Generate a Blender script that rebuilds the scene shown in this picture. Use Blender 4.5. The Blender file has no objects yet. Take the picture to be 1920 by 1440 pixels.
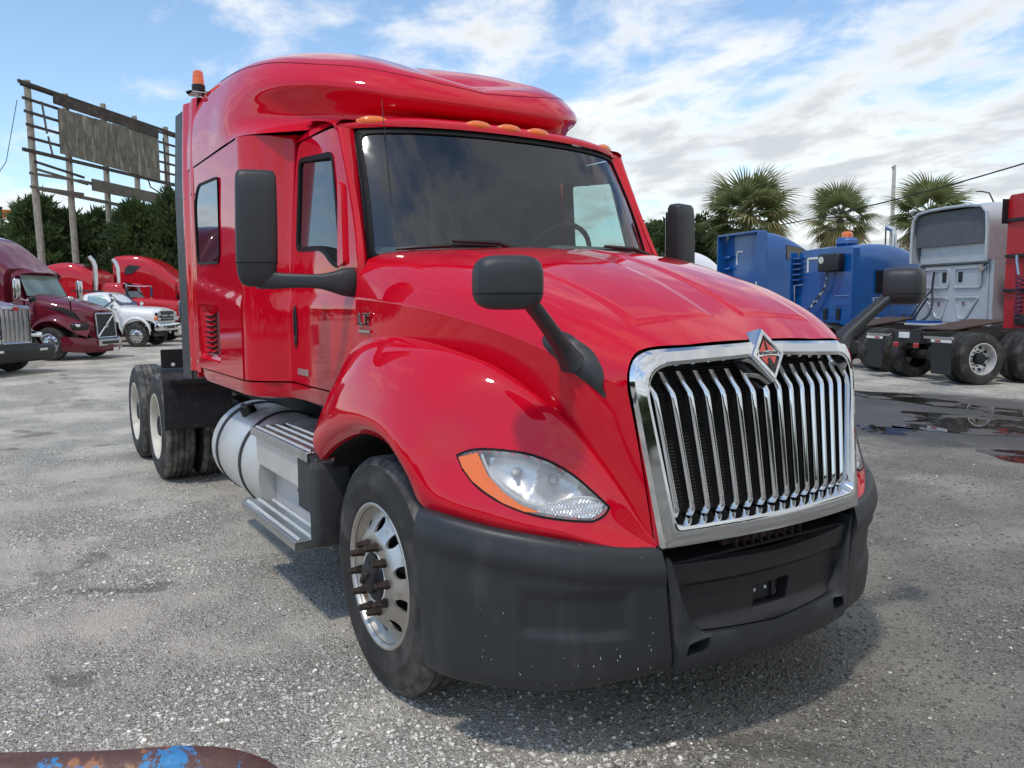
import bpy, bmesh, math, random
import numpy as np
from mathutils import Vector, Matrix, noise
from mathutils.bvhtree import BVHTree
from mathutils.geometry import delaunay_2d_cdt

SC = bpy.context.scene
COL = SC.collection
R = math.radians
random.seed(7)
rng = np.random.default_rng(7)

# ------------------------------------------------------------------ camera
YAW, PITCH, ROLL = R(147.563), R(-5.76), R(-0.39)
cam = bpy.data.cameras.new("camera")
cam.sensor_width = 36.0
cam.lens = 36.0 * 1522.08 / 1920.0
cam.clip_start, cam.clip_end = 0.05, 3000
cam_ob = bpy.data.objects.new("camera", cam)
COL.objects.link(cam_ob)
f = Vector((math.cos(PITCH) * math.cos(YAW), math.cos(PITCH) * math.sin(YAW), math.sin(PITCH)))
rt = Vector((math.sin(YAW), -math.cos(YAW), 0))
up = rt.cross(f)
r2 = rt * math.cos(ROLL) + up * math.sin(ROLL)
u2 = up * math.cos(ROLL) - rt * math.sin(ROLL)
M = Matrix((r2, u2, -f)).transposed().to_4x4()
M.translation = Vector((3.1467, -2.4471, 1.6640))
cam_ob.matrix_world = M
SC.camera = cam_ob
SC.view_settings.view_transform = 'Standard'
SC.view_settings.look = 'None'
SC.view_settings.exposure = 0.84
SC.view_settings.gamma = 1.0
SC.view_settings.use_curve_mapping = False
SC.render.engine = 'CYCLES'
SC.cycles.max_bounces = 8
SC.cycles.transparent_max_bounces = 12
SC.cycles.caustics_reflective = False
SC.cycles.caustics_refractive = False

# ------------------------------------------------------------------ sky + sun
SUN_EL, SUN_AZ = R(63), R(-64)
world = bpy.data.worlds.new("World")
SC.world = world
world.use_nodes = True
def build_sky():
    nt = world.node_tree
    nt.nodes.clear()
    N = nt.nodes.new
    L = nt.links.new
    out = N('ShaderNodeOutputWorld')
    bg = N('ShaderNodeBackground')
    bg.inputs['Strength'].default_value = 0.15
    sky = N('ShaderNodeTexSky')
    sky.sky_type = 'NISHITA'
    sky.sun_disc = False
    sky.sun_elevation = SUN_EL
    sky.sun_rotation = R(90) - SUN_AZ
    sky.dust_density = 0.4
    sky.ozone_density = 2.0
    tc = N('ShaderNodeTexCoord')
    sep = N('ShaderNodeSeparateXYZ')
    L(tc.outputs['Generated'], sep.inputs[0])
    def math_(op, a, b=None, clamp=False):
        m = N('ShaderNodeMath'); m.operation = op; m.use_clamp = clamp
        for k, v in ((0, a), (1, b)):
            if v is None: continue
            if isinstance(v, (int, float)): m.inputs[k].default_value = v
            else: L(v, m.inputs[k])
        return m.outputs[0]
    zz = math_('ADD', math_('MAXIMUM', sep.outputs[2], 0.0), 0.16)
    px = math_('DIVIDE', sep.outputs[0], zz)
    py = math_('DIVIDE', sep.outputs[1], zz)
    cmb = N('ShaderNodeCombineXYZ')
    L(px, cmb.inputs[0]); L(py, cmb.inputs[1])
    def noise_(scale, detail, rough, off, dist=0.0):
        mp = N('ShaderNodeMapping'); mp.inputs['Location'].default_value = off
        mp.inputs['Rotation'].default_value = (0, 0, R(35))
        mp.inputs['Scale'].default_value = (1.0, 1.35, 1.0)
        L(cmb.outputs[0], mp.inputs[0])
        n = N('ShaderNodeTexNoise'); n.inputs['Scale'].default_value = scale
        n.inputs['Detail'].default_value = detail; n.inputs['Roughness'].default_value = rough
        n.inputs['Distortion'].default_value = dist
        L(mp.outputs[0], n.inputs['Vector'])
        return n.outputs[0]
    big = noise_(0.55, 3, 0.5, (SKY_OFF[0], SKY_OFF[1], 0), 0.2)
    fine = noise_(3.1, 10, 0.6, (1.1, 4.2, 0), 0.25)
    cov = math_('ADD', math_('MULTIPLY', big, 0.70), math_('MULTIPLY', fine, 0.66))
    # more cloud towards the east side of the yard (photo right) and near the horizon
    side = math_('ADD', math_('MULTIPLY', sep.outputs[0], 0.536), math_('MULTIPLY', sep.outputs[1], 0.844))
    cov = math_('ADD', cov, math_('MULTIPLY', side, 0.16))
    low = math_('SUBTRACT', 1.0, math_('MULTIPLY', sep.outputs[2], 3.2), True)
    cov = math_('ADD', cov, math_('MULTIPLY', low, 0.12))
    mask = N('ShaderNodeMapRange'); mask.interpolation_type = 'SMOOTHSTEP'
    mask.inputs['From Min'].default_value = SKY_LO; mask.inputs['From Max'].default_value = SKY_HI
    L(cov, mask.inputs['Value'])
    # cloud brightness: lit tops, greyer thick cores
    core = N('ShaderNodeMapRange'); core.interpolation_type = 'SMOOTHSTEP'
    core.inputs['From Min'].default_value = SKY_HI - 0.02; core.inputs['From Max'].default_value = SKY_HI + 0.2
    L(math_('ADD', cov, math_('MULTIPLY', noise_(1.2, 6, 0.6, (7.3, 2.2, 0)), 0.25)), core.inputs['Value'])
    ramp = N('ShaderNodeMix'); ramp.data_type = 'RGBA'
    ramp.inputs[6].default_value = (4.1, 4.08, 4.0, 1); ramp.inputs[7].default_value = (2.3, 2.45, 2.58, 1)
    L(math_('SUBTRACT', core.outputs[0], 0.12, True), ramp.inputs[0])
    mx = N('ShaderNodeMix'); mx.data_type = 'RGBA'
    tint = N('ShaderNodeMix'); tint.data_type = 'RGBA'; tint.blend_type = 'MULTIPLY'
    tint.inputs[0].default_value = 1.0
    tint.inputs[7].default_value = SKY_TINT
    L(sky.outputs[0], tint.inputs[6])
    L(math_('MULTIPLY', mask.outputs[0], 0.95), mx.inputs[0])
    L(tint.outputs[2], mx.inputs[6]); L(ramp.outputs[2], mx.inputs[7])
    # below the horizon the world is never seen (the ground sheet covers it)
    L(mx.outputs[2], bg.inputs['Color'])
    L(bg.outputs[0], out.inputs[0])
SKY_OFF = (3.4, 1.7); SKY_LO = 0.60; SKY_HI = 0.83
SKY_TINT = (0.74, 0.77, 0.76, 1)
build_sky()
sun = bpy.data.lights.new("sun", 'SUN')
sun.energy = 1.05
sun.angle = R(4)
sun.color = (1.0, 0.94, 0.85)
sun_ob = bpy.data.objects.new("sun", sun)
COL.objects.link(sun_ob)
sd = Vector((math.cos(SUN_EL) * math.cos(SUN_AZ), math.cos(SUN_EL) * math.sin(SUN_AZ), math.sin(SUN_EL)))
sun_ob.rotation_euler = sd.to_track_quat('Z', 'Y').to_euler()
sun_ob.location = sd * 60

# ------------------------------------------------------------------ materials
MATS = {}
def mat(name, col, rough=0.5, metal=0.0, coat=0.0, coat_rough=0.03, spec=0.5, var=0.08, vscale=6.0,
        bump=0.0, bscale=60.0, col2=None, c2scale=3.0, c2lo=0.5, c2hi=0.65, rvar=0.0, streak=None, detail=6, transl=0.0):
    m = bpy.data.materials.new(name); m.use_nodes = True
    nt = m.node_tree; N = nt.nodes.new; L = nt.links.new
    b = nt.nodes['Principled BSDF']
    b.inputs['Roughness'].default_value = rough
    b.inputs['Metallic'].default_value = metal
    b.inputs['Coat Weight'].default_value = coat
    b.inputs['Coat Roughness'].default_value = coat_rough
    b.inputs['Specular IOR Level'].default_value = spec
    tc = N('ShaderNodeTexCoord')
    vec = tc.outputs['Object']
    n = N('ShaderNodeTexNoise'); n.inputs['Scale'].default_value = vscale; n.inputs['Detail'].default_value = detail
    L(vec, n.inputs['Vector'])
    mr = N('ShaderNodeMapRange'); mr.inputs['From Min'].default_value = 0.3; mr.inputs['From Max'].default_value = 0.7
    mr.inputs['To Min'].default_value = 1 - var; mr.inputs['To Max'].default_value = 1 + var
    L(n.outputs[0], mr.inputs['Value'])
    hsv = N('ShaderNodeHueSaturation'); hsv.inputs['Color'].default_value = (*col, 1)
    L(mr.outputs[0], hsv.inputs['Value'])
    last = hsv.outputs[0]
    if col2 is not None:
        mp = N('ShaderNodeMapping')
        if streak: mp.inputs['Scale'].default_value = streak
        L(vec, mp.inputs[0])
        n2 = N('ShaderNodeTexNoise'); n2.inputs['Scale'].default_value = c2scale; n2.inputs['Detail'].default_value = 8
        n2.inputs['Roughness'].default_value = 0.62
        L(mp.outputs[0], n2.inputs['Vector'])
        r_ = N('ShaderNodeMapRange'); r_.interpolation_type = 'SMOOTHSTEP'
        r_.inputs['From Min'].default_value = c2lo; r_.inputs['From Max'].default_value = c2hi
        L(n2.outputs[0], r_.inputs['Value'])
        mx = N('ShaderNodeMix'); mx.data_type = 'RGBA'
        mx.inputs[7].default_value = (*col2, 1)
        L(r_.outputs[0], mx.inputs[0]); L(last, mx.inputs[6])
        last = mx.outputs[2]
    L(last, b.inputs['Base Color'])
    if rvar:
        n3 = N('ShaderNodeTexNoise'); n3.inputs['Scale'].default_value = vscale * 2.3; n3.inputs['Detail'].default_value = 5
        L(vec, n3.inputs['Vector'])
        r3 = N('ShaderNodeMapRange'); r3.inputs['From Min'].default_value = 0.3; r3.inputs['From Max'].default_value = 0.7
        r3.inputs['To Min'].default_value = max(0.02, rough - rvar); r3.inputs['To Max'].default_value = rough + rvar
        L(n3.outputs[0], r3.inputs['Value']); L(r3.outputs[0], b.inputs['Roughness'])
    if bump:
        nb = N('ShaderNodeTexNoise'); nb.inputs['Scale'].default_value = bscale; nb.inputs['Detail'].default_value = 4
        L(vec, nb.inputs['Vector'])
        bp = N('ShaderNodeBump'); bp.inputs['Strength'].default_value = bump; bp.inputs['Distance'].default_value = 0.01
        L(nb.outputs[0], bp.inputs['Height']); L(bp.outputs[0], b.inputs['Normal'])
    if transl:
        tl = N('ShaderNodeBsdfTranslucent'); L(last, tl.inputs[0]); ms = N('ShaderNodeMixShader'); ms.inputs[0].default_value = transl
        L(b.outputs[0], ms.inputs[1]); L(tl.outputs[0], ms.inputs[2]); L(ms.outputs[0], nt.nodes['Material Output'].inputs[0])
    MATS[name] = m
    return m
def glass(name, tint, rough=0.0, trans=0.75, ior=1.5, film=(.35, .36, .36), fmin=0.0):
    m = bpy.data.materials.new(name); m.use_nodes = True
    nt = m.node_tree; nt.nodes.clear(); N = nt.nodes.new; L = nt.links.new
    out = N('ShaderNodeOutputMaterial')
    tr = N('ShaderNodeBsdfTransparent'); tr.inputs[0].default_value = (*tint, 1)
    gl = N('ShaderNodeBsdfGlossy'); gl.inputs['Roughness'].default_value = rough
    gl.inputs[0].default_value = (0.95, 0.97, 1, 1)
    lw = N('ShaderNodeLayerWeight'); lw.inputs['Blend'].default_value = 0.5
    pw = N('ShaderNodeMath'); pw.operation = 'POWER'; pw.inputs[1].default_value = 5.0; L(lw.outputs['Facing'], pw.inputs[0])
    f0 = ((ior - 1) / (ior + 1)) ** 2
    fr = N('ShaderNodeMapRange'); fr.inputs['To Min'].default_value = f0; L(pw.outputs[0], fr.inputs['Value'])
    # faint road film on panes; a pale haze that brightens the lamp lens
    tc = N('ShaderNodeTexCoord'); n = N('ShaderNodeTexNoise'); n.inputs['Scale'].default_value = 4; n.inputs['Detail'].default_value = 6
    L(tc.outputs['Object'], n.inputs['Vector'])
    df = N('ShaderNodeBsdfDiffuse'); df.inputs[0].default_value = (*film, 1)
    mr = N('ShaderNodeMapRange'); mr.inputs['From Min'].default_value = 0.35; mr.inputs['From Max'].default_value = 0.8
    mr.inputs['To Min'].default_value = fmin; mr.inputs['To Max'].default_value = 1 - trans
    L(n.outputs[0], mr.inputs['Value'])
    m0 = N('ShaderNodeMixShader'); L(mr.outputs[0], m0.inputs[0]); L(tr.outputs[0], m0.inputs[1]); L(df.outputs[0], m0.inputs[2])
    m1 = N('ShaderNodeMixShader')
    L(fr.outputs[0], m1.inputs[0]); L(m0.outputs[0], m1.inputs[1]); L(gl.outputs[0], m1.inputs[2])
    L(m1.outputs[0], out.inputs[0])
    MATS[name] = m
    return m

RED = mat('red_paint', (0.61, 0.0025, 0.0185), 0.5, 0, 1.0, 0.04, spec=0.0, var=0.03, vscale=2.0)
REDB = mat('red_truck_paint', (0.50, 0.006, 0.016), 0.4, 0, 1.0, 0.03, spec=0.1, var=0.06)
REDF = mat('faded_red_paint', (0.46, 0.006, 0.012), 0.45, 0, 0.3, 0.2, var=0.12)
MAROON = mat('maroon_paint', (0.135, 0.008, 0.020), 0.4, 0, 1.0, 0.03, spec=0.1, var=0.06)
BLUE = mat('blue_paint', (0.003, 0.085, 0.30), 0.32, 0, 0.6, 0.06, var=0.1)
WHITE = mat('white_paint', (0.78, 0.79, 0.8), 0.3, 0, 0.8, 0.05, var=0.03)
SILVER = mat('silver_paint', (0.50, 0.52, 0.54), 0.36, 0.25, 0.4, 0.1, var=0.06)
CHROME = mat('chrome', (0.70, 0.71, 0.72), 0.05, 1.0, var=0.02)
CHROME_D = mat('dull_chrome', (0.6, 0.6, 0.6), 0.18, 1.0, var=0.1, rvar=0.06)
ALU = mat('brushed_aluminium', (0.56, 0.56, 0.55), 0.36, 1.0, var=0.08, vscale=14, rvar=0.08, col2=(0.40, 0.38, 0.35), c2scale=5, c2lo=0.55, c2hi=0.75)
ALU_W = mat('weathered_aluminium_wheel', (0.58, 0.55, 0.50), 0.46, 1.0, var=0.1, vscale=12, rvar=0.1, col2=(0.30, 0.21, 0.14), c2scale=9, c2lo=0.56, c2hi=0.72)
TANK = mat('dull_tank_aluminium', (0.74, 0.72, 0.68), 0.42, 0.55, var=0.08, vscale=3, rvar=0.1, col2=(0.42, 0.40, 0.36), c2scale=3.5, c2lo=0.55, c2hi=0.8)
ALU_B = mat('clean_alu_wheel', (0.72, 0.71, 0.69), 0.42, 0.6, var=0.08, vscale=9)
CREAM = mat('dirty_white_wheel', (0.66, 0.62, 0.53), 0.45, 0, var=0.1, col2=(0.36, 0.28, 0.18), c2scale=8, c2lo=0.56, c2hi=0.75)
RUBBER = mat('tyre_rubber', (0.022, 0.020, 0.018), 0.72, 0, var=0.3, vscale=9, bump=0.3, bscale=140, col2=(0.105, 0.096, 0.084), c2scale=5, c2lo=0.44, c2hi=0.78)
TREAD = mat('worn_tread', (0.05, 0.048, 0.045), 0.85, 0, var=0.25, vscale=12, bump=0.4, bscale=120, col2=(0.20, 0.185, 0.165), c2scale=9, c2lo=0.40, c2hi=0.70)
PLAST = mat('grey_plastic', (0.028, 0.030, 0.033), 0.48, 0, var=0.08, vscale=5, bump=0.08, bscale=400, rvar=0.06)
BUMPER = mat('dusty_bumper_plastic', (0.027, 0.029, 0.032), 0.46, 0, var=0.08, vscale=5, bump=0.1, bscale=300, rvar=0.07,
             col2=(0.058, 0.058, 0.057), c2scale=9, c2lo=0.5, c2hi=0.8, streak=(1, 1, 0.22))
BLACK = mat('black_plastic', (0.013, 0.013, 0.014), 0.5, 0, var=0.15, bump=0.05, bscale=200)
GASKET = mat('black_gasket', (0.006, 0.006, 0.006), 0.6, 0, spec=0.25, var=0.1)
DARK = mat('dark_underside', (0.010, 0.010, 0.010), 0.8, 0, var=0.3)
FRAME = mat('chassis_black', (0.022, 0.021, 0.020), 0.6, 0, var=0.3, col2=(0.06, 0.05, 0.04), c2scale=6, c2lo=0.55, c2hi=0.75)
RUSTY = mat('rusty_steel', (0.075, 0.048, 0.035), 0.8, 0.1, var=0.3, vscale=12, bump=0.2)
LUG = mat('rusty_lug', (0.062, 0.042, 0.034), 0.6, 0.5, var=0.3, vscale=30, bump=0.2, bscale=90)
MUD = mat('dusty_rubber_flap', (0.038, 0.038, 0.038), 0.75, 0, var=0.2, bump=0.2, bscale=60, col2=(0.13, 0.125, 0.115), c2scale=5, c2lo=0.5, c2hi=0.8)
FENDB = mat('black_quarter_fender', (0.020, 0.021, 0.023), 0.42, 0, var=0.2, col2=(0.05, 0.05, 0.05), c2scale=14, c2lo=0.5, c2hi=0.75)
AMBER = mat('amber_lens', (0.90, 0.17, 0.004), 0.15, 0, 1.0, 0.03, var=0.08, vscale=30)
ORANGE = mat('beacon_orange', (0.80, 0.14, 0.01), 0.2, 0, 1.0, 0.03, var=0.1, vscale=30)
REDL = mat('red_lens', (0.35, 0.008, 0.01), 0.2, 0, 1.0)
REFW = mat('white_reflector', (0.75, 0.74, 0.70), 0.4)
FABRIC = mat('seat_fabric', (0.05, 0.05, 0.052), 0.9, 0, var=0.2, bump=0.2)
DASH = mat('dashboard', (0.12, 0.125, 0.125), 0.6, 0, var=0.1)
INT = mat('cab_interior', (0.022, 0.024, 0.028), 0.8, 0, var=0.1)
LAMPBOWL = mat('lamp_reflector', (0.85, 0.86, 0.86), 0.12, 1.0, var=0.05)
WSH = glass('windshield_glass', (0.62, 0.76, 0.74), 0.05, 0.997, 1.8)
WIN = glass('side_glass', (0.60, 0.74, 0.72), 0.0, 0.985, 2.3)
DWIN = glass('tinted_glass', (0.05, 0.055, 0.06), 0.0, 0.98, 2.3)
DWIN2 = glass('dark_cab_glass', (0.05, 0.055, 0.06), 0.0, 0.98, 1.5)
LENS = glass('lamp_glass', (0.97, 0.97, 0.97), 0.02, 0.72, 1.5, (.80, .81, .80), .05)  # near-white film brightens the lamp through its colour

# ------------------------------------------------------------------ mesh helpers
class MB:
    """collects pieces of one mesh"""
    def __init__(self): self.V = []; self.F = []; self.mi = []
    def add(self, V, F, mi=0):
        o = len(self.V); self.V += [tuple(v) for v in V]; self.F += [tuple(i + o for i in q) for q in F]; self.mi += [mi] * len(F)
        return self
    def build(self, name, mats, parent=None, sharp=32, smooth=True, loc=None):
        return mk(name, self.V, self.F, mats, parent, sharp, self.mi, smooth)
def mk(name, V, F, mats, parent=None, sharp=32, mi=None, smooth=True, kind=None):
    me = bpy.data.meshes.new(name)
    me.from_pydata([tuple(v) for v in V], [], [tuple(q) for q in F])
    if not isinstance(mats, (list, tuple)): mats = [mats]
    for m in mats: me.materials.append(m)
    if mi and len(mats) > 1: me.polygons.foreach_set('material_index', mi)
    bm = bmesh.new(); bm.from_mesh(me)
    bmesh.ops.recalc_face_normals(bm, faces=bm.faces)
    if smooth:
        a = R(sharp)
        for fc in bm.faces: fc.smooth = True
        for e in bm.edges:
            if len(e.link_faces) == 2 and e.calc_face_angle(0) > a: e.smooth = False
    bm.to_mesh(me); bm.free()
    o = bpy.data.objects.new(name, me)
    COL.objects.link(o)
    if parent: o.parent = parent
    if kind: o['kind'] = kind
    return o
def empty(name, label, cat, loc=(0, 0, 0), rz=0.0, group=None):
    o = bpy.data.objects.new(name, None); COL.objects.link(o)
    o.location = loc; o.rotation_euler = (0, 0, rz); o.empty_display_size = 0.3
    tag(o, label, cat, group); return o
def tag(o, label=None, cat=None, group=None, kind=None):
    if label: o['label'] = label
    if cat: o['category'] = cat
    if group: o['group'] = group
    if kind: o['kind'] = kind
    return o
def dup(o, parent):
    c = o.copy(); COL.objects.link(c); c.parent = parent
    for ch in list(o.children): dup(ch, c)
    return c

def box(c, s, r=0.0, rot=None, seg=1):
    bm = bmesh.new(); bmesh.ops.create_cube(bm, size=1)
    bmesh.ops.scale(bm, vec=Vector(s), verts=bm.verts)
    if r: bmesh.ops.bevel(bm, geom=bm.edges, offset=min(r, min(s) * .49), segments=seg, affect='EDGES', profile=0.5)
    M_ = Matrix.Translation(Vector(c))
    if rot is not None: M_ = M_ @ (Matrix.Rotation(rot[2], 4, 'Z') @ Matrix.Rotation(rot[1], 4, 'Y') @ Matrix.Rotation(rot[0], 4, 'X'))
    V = [tuple(M_ @ v.co) for v in bm.verts]
    bm.verts.index_update()
    F = [tuple(v.index for v in q.verts) for q in bm.faces]
    bm.free(); return V, F
def bx(x0, x1, y0, y1, z0, z1, r=0.0, seg=1):
    return box(((x0 + x1) / 2, (y0 + y1) / 2, (z0 + z1) / 2), (abs(x1 - x0), abs(y1 - y0), abs(z1 - z0)), r, None, seg)
def frame_of(d):
    d = Vector(d).normalized(); a = Vector((0, 0, 1)) if abs(d.z) < 0.9 else Vector((1, 0, 0))
    u = d.cross(a).normalized(); return u, d.cross(u).normalized(), d
def cyl(p0, p1, r0, r1=None, n=16, caps=True):
    p0 = Vector(p0); p1 = Vector(p1); r1 = r0 if r1 is None else r1
    u, v, d = frame_of(p1 - p0); V = []
    for p, r in ((p0, r0), (p1, r1)):
        for i in range(n):
            a = 2 * math.pi * i / n; V.append(p + u * (r * math.cos(a)) + v * (r * math.sin(a)))
    F = [(i, (i + 1) % n, n + (i + 1) % n, n + i) for i in range(n)]
    if caps: F += [tuple(range(n))[::-1], tuple(range(n, 2 * n))]
    return V, F
def tube(path, r, n=10, caps=True):
    P = [Vector(p) for p in path]; V = []; m = len(P)
    rad = r if isinstance(r, (list, tuple)) else [r] * m
    t0 = (P[1] - P[0]).normalized(); u, v, _ = frame_of(t0)
    for i, p in enumerate(P):
        t = (P[min(i + 1, m - 1)] - P[max(i - 1, 0)]).normalized()
        u = (u - t * u.dot(t)).normalized(); v = t.cross(u)
        for k in range(n):
            a = 2 * math.pi * k / n; V.append(p + (u * math.cos(a) + v * math.sin(a)) * rad[i])
    F = [(i * n + k, i * n + (k + 1) % n, (i + 1) * n + (k + 1) % n, (i + 1) * n + k) for i in range(m - 1) for k in range(n)]
    if caps: F += [tuple(range(n))[::-1], tuple(range((m - 1) * n, m * n))]
    return V, F
def lathe(prof, c, axis, n=40, closed=False):
    """prof: (radius, distance along axis)"""
    u, v, d = frame_of(axis); c = Vector(c); V = []
    for r, t in prof:
        for k in range(n):
            a = 2 * math.pi * k / n; V.append(c + d * t + (u * math.cos(a) + v * math.sin(a)) * r)
    m = len(prof); F = []
    for i in range(m - 1 if not closed else m):
        j = (i + 1) % m
        for k in range(n): F.append((i * n + k, i * n + (k + 1) % n, j * n + (k + 1) % n, j * n + k))
    return V, F
def cr(P, n, crease=()):
    """smooth curve through P (any dimension), n samples per segment"""
    P = [np.array(p, float) for p in P]
    cut = [0] + sorted(crease) + [len(P) - 1]
    out = []
    for a, b in zip(cut[:-1], cut[1:]):
        Q = P[a:b + 1]; m = len(Q)
        if m == 2:
            seg = [Q[0] + (Q[1] - Q[0]) * k / n for k in range(n + 1)]
        else:
            t = [0.0]
            for i in range(m - 1): t.append(t[-1] + max(1e-6, np.linalg.norm(Q[i + 1] - Q[i]) ** 0.75))
            D = [(Q[i + 1] - Q[i]) / (t[i + 1] - t[i]) for i in range(m - 1)]
            T = []
            for i in range(m):
                if i == 0: T.append(None)
                elif i == m - 1: T.append(None)
                else:
                    h0, h1 = t[i] - t[i - 1], t[i + 1] - t[i]
                    T.append((D[i - 1] * h1 + D[i] * h0) / (h0 + h1))
            T[0] = (3 * D[0] - T[1]) / 2; T[-1] = (3 * D[-1] - T[-2]) / 2
            seg = []
            for i in range(m - 1):
                h = t[i + 1] - t[i]
                for k in range(n):
                    s = k / n
                    seg.append((2 * s**3 - 3 * s**2 + 1) * Q[i] + (s**3 - 2 * s**2 + s) * h * T[i] + (-2 * s**3 + 3 * s**2) * Q[i + 1] + (s**3 - s**2) * h * T[i + 1])
            seg.append(Q[-1])
        out += seg if not out else seg[1:]
    return out
def sgrid(ctrl, nu, nv, cu=(), cv=()):
    rows = [cr(r, nv, cv) for r in ctrl]
    cols = [cr([rows[i][j] for i in range(len(rows))], nu, cu) for j in range(len(rows[0]))]
    return [[cols[j][i] for j in range(len(cols))] for i in range(len(cols[0]))]
def gridmesh(G, closed_v=False):
    a, b = len(G), len(G[0]); V = [p for r in G for p in r]
    F = []
    for i in range(a - 1):
        for j in range(b - 1): F.append((i * b + j, i * b + j + 1, (i + 1) * b + j + 1, (i + 1) * b + j))
        if closed_v: F.append((i * b + b - 1, i * b, (i + 1) * b, (i + 1) * b + b - 1))
    return V, F
def side(V, s):
    """(x, w, z) -> world, w measured outwards on side s"""
    return [(p[0], s * p[1], p[2]) for p in V]
def poly_in(p, poly):
    x, y = p; c = False; j = len(poly) - 1
    for i in range(len(poly)):
        xi, yi = poly[i]; xj, yj = poly[j]
        if (yi > y) != (yj > y) and x < (xj - xi) * (y - yi) / (yj - yi) + xi: c = not c
        j = i
    return c
def rpoly(pts, r, n=5):
    """round the corners of a polygon; r number or list"""
    m = len(pts); out = []
    for i in range(m):
        p = Vector(pts[i]); a = Vector(pts[i - 1]) - p; b = Vector(pts[(i + 1) % m]) - p
        rr = r[i] if isinstance(r, (list, tuple)) else r
        rr = min(rr, a.length * .48, b.length * .48)
        if rr < 1e-5: out.append(tuple(p)); continue
        A = p + a.normalized() * rr; B = p + b.normalized() * rr
        for k in range(n + 1):
            t = k / n; q = A * (1 - t)**2 + p * 2 * t * (1 - t) + B * t * t; out.append(tuple(q))
    return out
def resamp(poly, step):
    out = []; m = len(poly)
    for i in range(m):
        a = Vector(poly[i]); b = Vector(poly[(i + 1) % m]); k = max(1, int((b - a).length / step + .5))
        for j in range(k): out.append(tuple(a.lerp(b, j / k)))
    return out
def inset(poly, d):
    """move a polygon's outline inwards by d"""
    m = len(poly); area = sum(poly[i - 1][0] * poly[i][1] - poly[i][0] * poly[i - 1][1] for i in range(m))
    sg = 1 if area > 0 else -1; out = []
    for i in range(m):
        p = Vector(poly[i]); a = (p - Vector(poly[i - 1])); b = (Vector(poly[(i + 1) % m]) - p)
        if a.length < 1e-7 or b.length < 1e-7: out.append(tuple(p)); continue
        a.normalize(); b.normalize()
        na = Vector((-a.y, a.x)) * sg; nb = Vector((-b.y, b.x)) * sg; n_ = na + nb
        if n_.length < 1e-6: out.append(tuple(p)); continue
        n_.normalize(); k = d / max(0.5, n_.dot(na)); out.append(tuple(p + n_ * k))
    return out
def panel(outer, holes, fmap, step=0.06, rim=None):
    """triangulated panel with holes, mapped to 3-D; rim: offset vector(s) for a returned edge"""
    outer = resamp(outer, step); holes = [resamp(h, step) for h in holes]
    P = [Vector(p) for p in outer]; E = [(i, (i + 1) % len(outer)) for i in range(len(outer))]
    for h in holes:
        o = len(P); P += [Vector(p) for p in h]; E += [(o + i, o + (i + 1) % len(h)) for i in range(len(h))]
    xs = [p[0] for p in outer]; ys = [p[1] for p in outer]
    bpts = np.array([(p[0], p[1]) for p in P])
    y = min(ys) + step * .5; k = 0
    while y < max(ys):
        x = min(xs) + step * (.5 if k % 2 else 1.0)
        while x < max(xs):
            if poly_in((x, y), outer) and not any(poly_in((x, y), h) for h in holes):
                if np.min((bpts[:, 0] - x)**2 + (bpts[:, 1] - y)**2) > (step * .55)**2: P.append(Vector((x, y)))
            x += step
        y += step * .87; k += 1
    r = delaunay_2d_cdt(P, E, [], 1, 1e-6)
    V2 = r[0]; F = []
    for t in r[2]:
        c = (sum(V2[i].x for i in t) / len(t), sum(V2[i].y for i in t) / len(t))
        if poly_in(c, outer) and not any(poly_in(c, h) for h in holes): F.append(tuple(t))
    V = [Vector(fmap(v.x, v.y)) for v in V2]
    if rim is not None:
        cnt = {}
        for t in F:
            for i in range(len(t)):
                a, b = t[i], t[(i + 1) % len(t)]; cnt.setdefault((min(a, b), max(a, b)), []).append((a, b))
        bd = [q[0] for q in cnt.values() if len(q) == 1]; idx = {}
        for a, b in bd:
            for q in (a, b):
                if q not in idx:
                    off = rim(V[q]) if callable(rim) else Vector(rim)
                    idx[q] = len(V); V.append(V[q] + Vector(off))
            F.append((b, a, idx[a], idx[b]))
    return V, F
def smooth01(t): t = max(0.0, min(1.0, t)); return t * t * (3 - 2 * t)
def lerp(a, b, t): return a + (b - a) * t
def text_mesh(name, body, size, mat_, parent, M_, extrude=0.002, bold=0.0, shear=0.0, sx=1.0):
    cu = bpy.data.curves.new(name, 'FONT'); cu.body = body; cu.size = size; cu.extrude = extrude; cu.offset = bold
    cu.align_x = 'CENTER'; cu.align_y = 'CENTER'; cu.shear = shear; cu.resolution_u = 3
    t = bpy.data.objects.new(name, cu); COL.objects.link(t)
    dg = bpy.context.evaluated_depsgraph_get()
    me = bpy.data.meshes.new_from_object(t.evaluated_get(dg)); bpy.data.objects.remove(t)
    for v in me.vertices: v.co.x *= sx
    me.transform(M_); me.materials.clear(); me.materials.append(mat_)
    o = bpy.data.objects.new(name, me); COL.objects.link(o); o.parent = parent
    return o
def basis(o, ex, ey):
    ex = Vector(ex).normalized(); ey = Vector(ey); ez = ex.cross(ey).normalized(); ey = ez.cross(ex)
    m = Matrix((ex, ey, ez)).transposed().to_4x4(); m.translation = Vector(o); return m
# =====================================================================================
#  THE RED HIGHWAY TRUCK  (x forward from the front axle, y to its left, z up)
# =====================================================================================
truck = empty('highway_truck', 'glossy red highway tractor with chrome barred grille, filling the middle of the photo', 'truck')

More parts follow.
